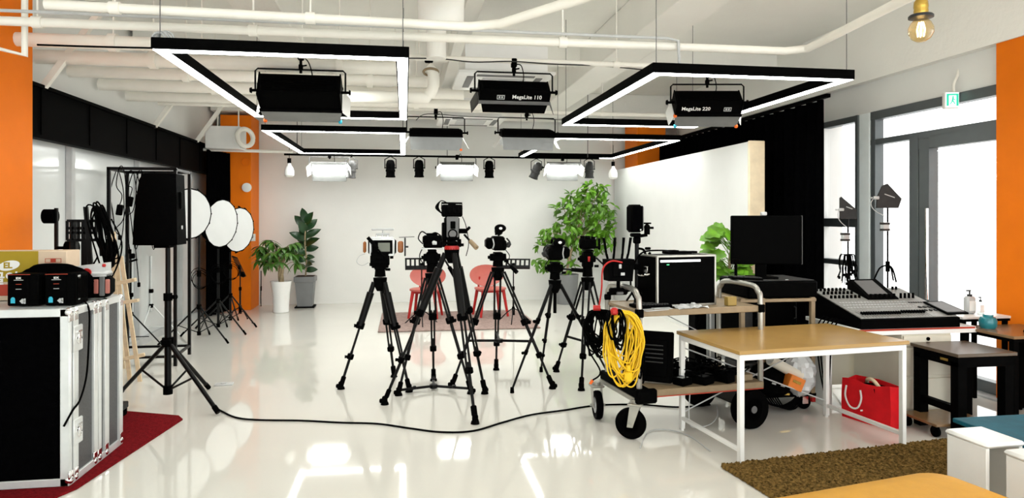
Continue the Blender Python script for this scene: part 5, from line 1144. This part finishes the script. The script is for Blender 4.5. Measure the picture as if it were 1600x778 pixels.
# bags on the lower shelf
t = thing('black_bag', 'slumped black bag lying on the bottom of the rack cart', 'bag', (2.83, 5.0, .138), rad(-8)); MB().sph((0, 0, .13), (.16, .14, .13), 20, 12).box((0, 0, .10), (.30, .24, .14), (0, .3, 0), .05).build('bag_body', 'black', t); MB().box((-.02, -.165, .13), (.03, .008, .012), (0, .3, 0)).box((.05, -.16, .11), (.03, .008, .01), (0, .3, 0)).build('print', 'lgrey', t)
q = P(1240, 597, 4.84); t = thing('orange_box', 'small orange box tilted against the black bag on the rack cart', 'box', (q.x, 4.84, q.z), 0); MB().box((0, 0, 0), (.125, .09, .10), (0, rad(24), 0), .004).build('carton', mat('orange_carton', (.72, .19, .015), .5), t); MB().box((0, -.047, .01), (.07, .002, .02), (0, rad(24), 0)).build('print', 'brass', t)
q0, q1 = P(1203, 562, 4.86), P(1250, 588, 4.9); t = thing('cardboard_tube', 'pale cardboard tube slanting over the black bag', 'tube', lerp(q0, q1, .5)); MB().tube([q0, q1], .04, 20).build('tube', 'cream', t, True); MB().lathe([(.0, 0), (.036, 0)], q0+(q0-q1).normalized()*.001, (q0-q1)).build('end_cap', 'white', t, True)
r = random.Random(3); mb = MB(); n = 22; m_ = 14; vs = []; fs = []; c = P(1250, 585, 4.98)
for j in range(m_+1):
    for i in range(n): a = 2*PI*i/n; ph = PI*j/m_; k_ = 1+r.gauss(0, .10); vs.append(c+V((.12*math.sin(ph)*math.cos(a)*k_, .11*math.sin(ph)*math.sin(a)*k_, -.17*math.cos(ph)*(1+r.gauss(0, .04)))))
for j in range(m_):
    for i in range(n): fs.append((j*n+i, j*n+(i+1) % n, (j+1)*n+(i+1) % n, (j+1)*n+i))
mb.add(vs, fs); solo('plastic_bag', mb, 'foil', 'crumpled clear plastic bag stuffed into the corner of the rack cart', 'bag', sharp=15)
mb = MB()
for k in range(7): mb.tube([(2.78+.02*k, 4.99, .12), (2.82+.02*k, 4.965-.004*k, .075-.005*k), (2.92+.02*k, 4.96, .06-.004*k), (3.02+.01*k, 4.98, .09), (3.06, 4.99, .12)], .006, 5, smooth=4)
solo('sagging_cables', mb, 'black', 'bunch of black cables sagging under the bottom of the rack cart', 'cable')
solo('yellow_strap', MB().box((2.92, 4.985, .15), (.16, .03, .022), (0, .08, 0), .005), 'brass', 'yellowish strap end at the bottom edge of the rack cart', 'strap')

# ---- oak desk on a white steel frame
t = thing('oak_desk', 'oak topped desk with white steel legs and crossed back wires', 'desk', (2.64, 4.40, 0), rad(6.5))
DW, DD, DH = 1.30, .78, .715
MB().box((0, 0, DH-.0125), (DW, DD, .025), None, .003).build('desktop', 'desk', t)
lx, ly = DW/2-.03, DD/2-.03
mb = MB()
for y in (-ly, ly): mb.box((0, y, DH-.045), (2*lx, .03, .04), None, .003)
for x in (-lx, lx): mb.box((x, 0, DH-.045), (.03, 2*ly, .04), None, .003)
mb.build('apron', 'white', t)
for x in (-lx, lx):
    for y in (-ly, ly):
        l = MB().box((x, y, (DH-.025)/2+.006), (.034, .034, DH-.037), None, .003).build('leg', 'white', t); MB().cyl((x, y, 0), (x, y, .014), .014).build('foot', 'white', l)
    MB().box((x, 0, .09), (.026, 2*ly, .026), None, .003).build('side_stretcher', 'white', t)
for a, b in (((-lx, .60), (lx, .12)), ((-lx, .12), (lx, .60))): MB().cyl((a[0], ly+.004 if a[1] > .3 else ly+.012, a[1]), (b[0], ly+.004 if a[1] > .3 else ly+.012, b[1]), .005, seg=8).build('cross_wire', 'lgrey', t)

# ---- mixing desk and its console
t = thing('console_table', 'white table with a drawer pedestal carrying the mixing console', 'table', (3.85, 4.95, 0))
MB().box((3.85, 4.98, .685), (1.0, .68, .03), None, .003).box((3.85, 4.645, .668), (1.0, .02, .03)).build('table_top', 'white', t, True)
MB().box((3.85, 4.642, .69), (.98, .008, .014)).build('front_edge', 'redprint', t, True)
p_ = MB().box((3.93, 4.93, .37), (.42, .56, .60), None, .004).build('pedestal', 'cream', t, True)
for z, h_ in ((.20, .24), (.44, .22), (.60, .09)): MB().box((3.93, 4.643, z), (.405, .014, h_-.012), None, .003).build('drawer', 'cream', p_, True)
MB().cyl((3.93, 4.64, .615), (3.93, 4.628, .615), .014).build('lock', 'black', p_, True)
for x in (3.76, 4.1):
    for y in (4.7, 5.15): MB().cyl((x-.01, y, .035), (x+.01, y, .035), .032, seg=14).build('caster', 'dgrey', p_, True)
MB().box((3.38, 5.16, .335), (.03, .28, .67), None, .003).build('side_panel', 'white', t, True); MB().box((3.59, 5.28, .40), (.36, .02, .55)).build('back_panel', 'cream', t, True)
# console
MX0, MX1, MY0, MY1 = 3.37, 4.20, 4.63, 5.28; z0_ = .70
t = thing('mixing_console', 'grey sound mixing console with rows of faders on the white table', 'mixing console', ((MX0+MX1)/2, (MY0+MY1)/2, z0_))
zf, zk = .775, .93
def mx(u, v, h=0.0): # u along the width, v up the slope
    return V((MX0+(MX1-MX0)*u, MY0+(MY1-MY0)*v, zf+(zk-zf)*v+h))
sl = math.atan2(zk-zf, MY1-MY0)
MB().hexa([(MX0, MY0, z0_), (MX1, MY0, z0_), (MX1, MY1, z0_), (MX0, MY1, z0_)], [(MX0, MY0, zf-.004), (MX1, MY0, zf-.004), (MX1, MY1, zk-.004), (MX0, MY1, zk-.004)]).build('body', 'black', t, True)
MB().hexa([mx(.01, .03, -.003), mx(.99, .03, -.003), mx(.99, .99, -.003), mx(.01, .99, -.003)], [mx(.01, .03, .004), mx(.99, .03, .004), mx(.99, .99, .004), mx(.01, .99, .004)]).build('control_panel', 'mixtop', t, True)
RS = Euler((sl, 0, 0)).to_matrix()
def row(n, u0, u1, v, sz, m, name, jit=0, seed=1):
    mb = MB()
    for k in range(n): mb.box(mx(u0+(u1-u0)*k/max(1, n-1), v+(jit*math.sin(k*2.3+seed)), sz[2]/2+.004), sz, RS, .002)
    mb.build(name, m, t, True)
for u, v in [(.08+.38*k/15, .13) for k in range(16)]+[(.5+.22*k/8, .15) for k in range(9)]: MB().box(mx(u, v, .013), (.013, .03, .018), RS, .002).build('fader_cap', 'black', t, True)
row(24, .06, .74, .13, (.003, .12, .002), 'dgrey', 'fader_slots')
for v in (.34, .42, .5): row(22, .06, .74, v, (.016, .014, .004), 'lgrey', 'buttons')
for v in (.3, .46): row(8, .77, .95, v, (.014, .014, .006), 'dgrey', 'buttons')
for v in (.66, .80, .92):
    for k in range(8): u = .04+.043*k+.012*math.sin(v*40); MB().cyl(mx(u, v, .003), mx(u, v, .028), .011, .009, 10).build('knob', 'black', t, True)
for u, v, h_ in [(.78+.045*k, .62, .045) for k in range(4)]+[(.88, .93, .03), (.92, .93, .03)]: MB().cyl(mx(u, v, .003), mx(u, v, h_), .010, .009, 10).build('level_knob', 'black', t, True)
for v in (.2, .3):
    for k in range(4): MB().box(mx(.78+.05*k, v, .008), (.02, .025, .012), RS, .003).build('mute_key', 'dgrey', t, True)
scn = MB().hexa([mx(.40, .58, .0), mx(.74, .58, .0), mx(.74, .98, .0), mx(.40, .98, .0)], [mx(.41, .58, .015), mx(.73, .58, .015), mx(.72, .98, .085), mx(.42, .98, .085)]).build('screen_housing', 'black', t, True)
MB().hexa([mx(.45, .66, .026), mx(.66, .66, .026), mx(.655, .94, .075), mx(.455, .94, .075)], [mx(.45, .66, .034), mx(.66, .66, .034), mx(.655, .94, .083), mx(.455, .94, .083)]).build('display', 'grey', scn, True)
for k in range(6): MB().cyl(mx(.45+.05*k, .61, .015), mx(.45+.05*k, .61, .045), .012, .010, 10).build('screen_knob', 'black', scn, True)
t2 = thing('tablet', 'black tablet lying at the right end of the mixing console', 'tablet', (4.16, 4.72, .80)); MB().hexa([mx(.9, .04, .008), mx(1.12, .04, .008), mx(1.1, .42, .008), mx(.9, .42, .008)], [mx(.9, .04, .022), mx(1.12, .04, .022), mx(1.1, .42, .022), mx(.9, .42, .022)]).build('casing', 'black', t2, True); MB().hexa([mx(.915, .07, .021), mx(1.10, .07, .021), mx(1.085, .39, .021), mx(.915, .39, .021)], [mx(.915, .07, .024), mx(1.10, .07, .024), mx(1.085, .39, .024), mx(.915, .39, .024)]).build('screen', 'grey', t2, True)
mb = MB(); q = V((3.30, 4.95, .76))
for k in range(5): mb.tube([V((3.37, 4.8+.06*k, .74)), V((3.29, 4.8+.05*k, .73)), V((3.27, 4.84+.05*k, .60)), V((3.29, 4.9+.03*k, .3)), V((3.3, 4.95, .02+.01*k))], .006, 5, smooth=5)
solo('console_cables', mb, 'black', 'bunch of black cables falling from the console to the floor', 'cable')
mb = MB(); r = random.Random(6)
for k in range(8): c = V((3.36+r.uniform(-.1, .15), 5.35+r.uniform(-.12, .12), .02+.01*k)); mb.torus(c, r.uniform(.06, .12), .006, (r.uniform(-.2, .2), r.uniform(-.2, .2), 1), 18, 5)
solo('floor_cable_pile', mb, 'black', 'pile of black cable loops on the floor behind the white table', 'cable')
# antennas
def paddle(u, v, Yq, wd, ht, rz, label, slabel, vfoot, bundle=False):
    q = P(u, v, Yq); t = thing('paddle_antenna', label, 'antenna', q, rz, 'paddle antennas')
    MB(Matrix.Rotation(PI/2, 4, 'X')).prism([(-wd*.42, 0), (wd*.38, .0), (wd*.5, ht*.38), (-wd*.02, ht), (-wd*.2, ht*.92), (-wd*.40, ht*.45)] if not bundle else [(-wd*.5, 0), (wd*.5, 0), (wd*.5, ht*.42), (-wd*.42, ht), (-wd*.5, ht*.95)], -.012, .012).build('blade', 'dgrey', t)
    MB().box((wd*.05, -.0135, ht*.5), (wd*.4, .002, .008), (0, .35, 0)).build('print', 'lgrey', t)
    MB().box((-wd*.44, -.01, ht*.42), (.05, .03, .03), None, .006).cyl((-wd*.44-.03, 0, ht*.42), (-wd*.44-.05, 0, ht*.42), .008).build('connector', 'lgrey', t)
    MB().tube([(-wd*.5, 0, ht*.42), (-wd*.62, 0, ht*.2), (-wd*.5, 0, -.02), (-wd*.1, 0, -.08)], .004, 5, smooth=4).build('lead', 'lgrey', t)
    s = thing('antenna_stand', slabel, 'stand', (q.x, Yq, 0), 0, 'antenna stands')
    MB().cyl((0, 0, .12), (0, 0, .8), .013).cyl((0, 0, .75), (0, 0, q.z+.005), .008).build('pole', 'blackm', s)
    MB().box((-.03, 0, q.z-.18), (.07, .05, .085), None, .008).build('filter_box', 'lgrey', s); MB().box((-.03, 0, q.z-.15), (.072, .052, .02)).build('filter_cap', 'dgrey', s); MB().box((-.03, 0, q.z-.21), (.072, .052, .02)).build('filter_cap', 'dgrey', s)
    MB().cyl((0, 0, .76), (0, 0, .82), .022).cyl((0, 0, .34), (0, 0, .42), .028).build('collar', 'black', s)
    for k in range(3): a = .3+k*2*PI/3; MB().tube([(.02*math.cos(a), .02*math.sin(a), .40), (.3*math.cos(a), .3*math.sin(a), .012)], .009, 6).cyl((0, 0, .16), (.16*math.cos(a), .16*math.sin(a), .2), .006, seg=6).build('leg', 'blackm', s)
    return q
qa = paddle(1325, 342, 6.2, .16, .22, rad(-12), 'grey paddle antenna with one slanted edge in front of the window rail', 'black stand of the antenna by the curtain', 0, True)
qb = paddle(1387, 325, 5.95, .25, .235, rad(-14), 'larger grey arrow shaped antenna higher up before the middle pane', 'black tripod stand of the higher arrow shaped antenna', 0)
t = thing('tabletop_tripod', 'small black tripod legs spreading on the antenna stand behind the console', 'tripod', (qb.x, 5.95, .95))
for k in range(3): a = .5+k*2*PI/3; MB().tube([(0.012*math.cos(a), .012*math.sin(a), .12), (.07*math.cos(a), .07*math.sin(a), .09), (.12*math.cos(a), .12*math.sin(a), -.03)], .008, 6, smooth=3).build('leg', 'black', t)
MB().cyl((0, 0, .06), (0, 0, .16), .02).build('hub', 'black', t)
rr = random.Random(17); mb = MB(); c = P(1325, 402, 6.18)
for k in range(26):
    x = rr.uniform(-.085, .085); y = rr.uniform(-.04, .04); L_ = rr.uniform(.14, .27)
    mb.tube([c+V((0, 0, .01)), c+V((x*.7, y, .03)), c+V((x, y, -.04)), c+V((x*1.1+rr.uniform(-.02, .02), y, -L_*.6)), c+V((x+rr.uniform(-.03, .03), y, -L_))], .0045, 5, smooth=3)
    if k % 3 == 0: mb.box(c+V((x, y, -L_)), (.02, .02, .03), None, .004)
solo('patch_lead_bundle', mb, 'black', 'dangling bunch of black patch leads on the antenna stand by the curtain', 'cable')

# ---- small tables, bottles
z_ = .60; x0, x1_, y0, y1_ = 3.76, 4.20, 4.16, 4.58
t = thing('side_table', 'small square dark side table with a glossy brown top in front of the drawers', 'table', ((x0+x1_)/2, (y0+y1_)/2, 0), 0)
MB().box(((x0+x1_)/2, (y0+y1_)/2, z_-.012), (x1_-x0+.03, y1_-y0+.03, .024), None, .003).build('table_top', 'dtop', t, True)
MB().box(((x0+x1_)/2, (y0+y1_)/2, z_-.06), (x1_-x0, y1_-y0, .075), None, .003).build('apron', 'black', t, True)
MB().box((x0-.003, y0+.12, z_-.06), (.004, .07, .018)).build('label', 'brass', t, True)
for x in (x0+.035, x1_-.035):
    for y in (y0+.035, y1_-.035): MB().box((x, y, (z_-.06)/2), (.07, .07, z_-.06), None, .003).build('leg', 'black', t, True)
MB().box((x0+.035, (y0+y1_)/2, .20), (.05, y1_-y0, .05), None, .003).build('rail', 'black', t, True)
t = thing('white_ledge_table', 'narrow white topped table behind the side table carrying the pump bottles', 'table', (4.60, 4.98, 0))
MB().box((4.60, 4.98, .735), (.44, .36, .02), None, .003).build('table_top', 'white', t, True); MB().box((4.60, 4.98, .715), (.43, .35, .02)).build('apron', 'black', t, True)
for x in (4.41, 4.79):
    for y in (4.83, 5.13): MB().box((x, y, .355), (.03, .03, .71)).build('leg', 'black', t, True)
t = thing('corner_table', 'low table with a reddish brown top and black legs against the right orange pillar', 'table', (4.62, 4.62, 0))
MB().box((4.62, 4.55, .668), (.56, .50, .022), None, .003).build('table_top', 'walnut', t, True); MB().box((4.62, 4.55, .645), (.54, .48, .024)).build('apron', 'black', t, True)
for x in (4.37, 4.87):
    for y in (4.33, 4.77): MB().box((x, y, .32), (.045, .045, .64), None, .003).build('leg', 'black', t, True)
def pump(u, v, Yq, h, wd, label, m='bottle'):
    q = P(u, v, Yq); t = thing('pump_bottle', label, 'bottle', (q.x, Yq, .746), 0, 'pump bottles')
    MB().box((0, 0, h*.36), (wd, wd*.7, h*.72), None, wd*.18).build('bottle', m, t); MB().box((0, -wd*.36, h*.34), (wd*.7, .002, h*.4)).build('label', 'white', t)
    MB().cyl((0, 0, h*.71), (0, 0, h*.80), wd*.22).cyl((0, 0, h*.8), (0, 0, h*.93), wd*.07).box((-wd*.12, 0, h*.95), (wd*.5, wd*.2, h*.05), None, .004).build('pump', 'dgrey', t)
pump(1515, 490, 4.95, .20, .085, 'clear pump bottle with a dark pump on the white topped table', 'lgrey'); pump(1532, 495, 4.88, .15, .05, 'slimmer clear pump bottle nearer the orange pillar')
q = P(1537, 510, 4.70); solo('teal_jar', MB().lathe([(0, 0), (.05, 0), (.06, .02), (.062, .06), (.05, .085), (.035, .09), (.035, .105), (0, .105)], (q.x, 4.66, .679), seg=24), 'tealglass', 'round teal glass jar on the reddish brown corner table', 'jar')
t = thing('phone_charger', 'black charger with a pale cord hanging off the corner table', 'charger', (4.62, 4.42, .679)); MB().box((0, 0, .012), (.14, .06, .022), (0, 0, .3), .005).box((.05, .03, .014), (.06, .05, .026), None, .005).build('brick', 'black', t); MB().tube([(.06, -.02, .01), (.09, -.13, .012), (.09, -.145, -.05), (.07, -.15, -.2), (.11, -.16, -.34), (.03, -.15, -.45)], .006, 6, smooth=5).build('cord', 'cream', t)
# red tote bag + dark bag
q0, q1, q2 = G(1316, 650), G(1392, 672), G(1410, 655)
t = thing('red_tote_bag', 'bright red tote bag with white looped handle print under the desk end', 'bag', lerp(q0, q1, .5))
dx = (q1-q0); dl = dx.length; dx.normalize(); nb = V((-dx.y, dx.x, 0)); H_ = .30
def tb(a, b, z): return q0+dx*(dl*a)+nb*(b)+V((0, 0, z))
N = 10; vs = []; fs = []
loop = [(-.02, .0), (.25, -.008), (.5, -.012), (.75, -.008), (1.0, .0), (1.03, .08), (1.0, .16), (.5, .17), (0, .16), (-.03, .08)]
for j, (z, k, dip) in enumerate(((.0, .97, 0), (.1, 1.0, 0), (.2, .99, 0), (.30, .96, .02))):
    for i, (a, b) in enumerate(loop):
        a2 = .5+(a-.5)*k; vs.append(tb(a2, b*(1-.2*z), z+(.0 if j < 3 else .012*math.sin(i*1.9))))
for j in range(3):
    for i in range(N): fs.append((j*N+i, j*N+(i+1) % N, (j+1)*N+(i+1) % N, (j+1)*N+i))
fs.append(tuple(reversed(range(N)))); n0 = len(vs)
vi = [v_+ (tb(.5, .08, v_.z)-v_)*.05 for v_ in vs]; fs2 = [tuple(reversed([i+n0 for i in f])) for f in fs]
top = [(3*N+i, 3*N+(i+1) % N, n0+3*N+(i+1) % N, n0+3*N+i) for i in range(N)]
MB().add(vs+vi, fs+fs2+top).build('bag_body', 'bag', t, True, sharp=50)
MB().tube([tb(.12, -.016, .25), tb(.10, -.018, .17), tb(.2, -.02, .10), tb(.36, -.022, .10), tb(.44, -.02, .17), tb(.42, -.018, .24)], .007, 6, smooth=5).box(tb(.45, -.02, .09), (.02, .006, .012), None, .002).build('handle_print', 'white', t, True)
MB().tube([tb(.3, .13, .27), tb(.4, .08, .31), tb(.55, .06, .315), tb(.7, .06, .26)], .014, 8, smooth=4).build('strap', 'wood', t, True)
solo('dark_paper_bag', MB().hexa([q1+V((-.02, .10, .0)), q1+V((.14, .10, 0)), q1+V((.14, .30, 0)), q1+V((-.02, .30, 0))], [q1+V((-.05, .11, .27)), q1+V((.15, .10, .26)), q1+V((.15, .27, .27)), q1+V((-.05, .27, .28))]), 'black', 'dark paper bag standing behind the red tote bag', 'bag')
# low wooden dolly under the side table
t = thing('wood_dolly', 'low wooden dolly with small wheels under the side table', 'dolly', (3.86, 4.40, 0), rad(2))
MB().box((0, 0, .09), (.44, .34, .02), None, .003).build('deck', 'walnut', t)
for sx in (-1, 1):
    for sy in (-1, 1): MB().cyl((sx*.19-.01, sy*.13, .04), (sx*.19+.01, sy*.13, .04), .038, seg=16).box((sx*.19, sy*.13, .07), (.04, .03, .03)).build('wheel', 'black', t)

# ---- foreground: rug, bench, stools, ottoman
RR = Matrix.Translation(V((1.92, 3.96, 0))) @ Matrix.Rotation(rad(7), 4, 'Z'); r = random.Random(2); vs = []; fs = []; nx, ny = 190, 130; W_, L_ = 1.82, 1.35
for j in range(ny+1):
    for i in range(nx+1):
        e = min(i, nx-i, j, ny-j); z = .004 if e == 0 else .016+r.random()*.016; vs.append(RR @ V((W_*i/nx+r.uniform(-.004, .004), -L_*j/ny+r.uniform(-.004, .004), z)))
for j in range(ny):
    for i in range(nx): a = j*(nx+1)+i; fs.append((a, a+nx+1, a+nx+2, a+1))
mb = MB(); mb.add(vs, fs); solo('shag_rug', mb, 'shag', 'brown shag rug under the front of the oak desk', 'rug', flat=True)
t = thing('teal_bench', 'low bench with a dark teal top in the front corner', 'bench', (3.5, 2.95, 0))
MB().box((3.5, 2.96, .3875), (.84, .98, .025), None, .004).build('bench_top', 'teal', t, True); MB().box((3.5, 2.96, .335), (.82, .96, .08), None, .004).build('apron', 'black', t, True)
for x in (3.13, 3.87):
    for y in (2.52, 3.40): MB().box((x, y, .15), (.05, .05, .30), None, .003).build('leg', 'black', t, True)
def stool(x, y, label):
    t = thing('white_stool', label, 'stool', (x, y, 0), rad(2), 'white stools')
    wx, wy = .21, .235
    MB().box((0, 0, .437), (wx+.02, wy+.02, .026), None, .012).build('seat', 'white', t)
    for s in (-1, 1): MB().box((s*(wx/2-.01), 0, .212), (.02, wy, .424), None, .003).build('side_panel', 'white', t)
    MB().box((0, wy/2-.012, .30), (wx-.04, .018, .25), None, .003).build('back_panel', 'cream', t); MB().box((0, 0, .03), (wx-.04, wy-.02, .02), None, .003).build('bottom_shelf', 'cream', t)
stool(2.875, 3.02, 'white box stool beside the teal bench, closer to the desk'); stool(2.905, 2.70, 'white box stool in front of the first, partly out of the frame')
ON = [(-.50, .38), (-.49, .43), (.42, .445), (.47, .43), (.50, .39), (.51, .30)]
t = thing('ochre_ottoman', 'large soft ochre ottoman with rounded corners in the very foreground', 'ottoman', (1.86, 2.25, 0), rad(11))
def rrect(w_, d_, r_, n=8):
    o = []
    for cx, cy, a0 in ((w_-r_, d_-r_, 0), (-w_+r_, d_-r_, 90), (-w_+r_, -d_+r_, 180), (w_-r_, -d_+r_, 270)):
        for k in range(n+1): a = rad(a0+90*k/n); o.append((cx+r_*math.cos(a), cy+r_*math.sin(a)))
    return o
vs = []; fs = []; rings = [(.035, -.03), (.05, .0), (.32, .0), (.37, -.006), (.40, -.025), (.415, -.06), (.422, -.13)]; n = 36
for z, ins in rings: vs += [(x, y, z) for x, y in rrect(.62+ins, .42+ins, max(.05, .13+ins*.6))]
for j in range(len(rings)-1):
    for i in range(n): fs.append((j*n+i, j*n+(i+1) % n, (j+1)*n+(i+1) % n, (j+1)*n+i))
fs += [tuple(reversed(range(n))), tuple(range((len(rings)-1)*n, len(rings)*n))]
mb = MB(); mb.add(vs, fs); mb.build('cushion', 'ochre', t, sharp=60)
MB().tube([(x, y, .375) for x, y in rrect(.618, .418, .13)], .006, 6, True).build('piping', 'ochre', t)
for sx in (-1, 1):
    for sy in (-1, 1): MB().cyl((sx*.5, sy*.3, 0), (sx*.5, sy*.3, .04), .025).build('foot', 'black', t)
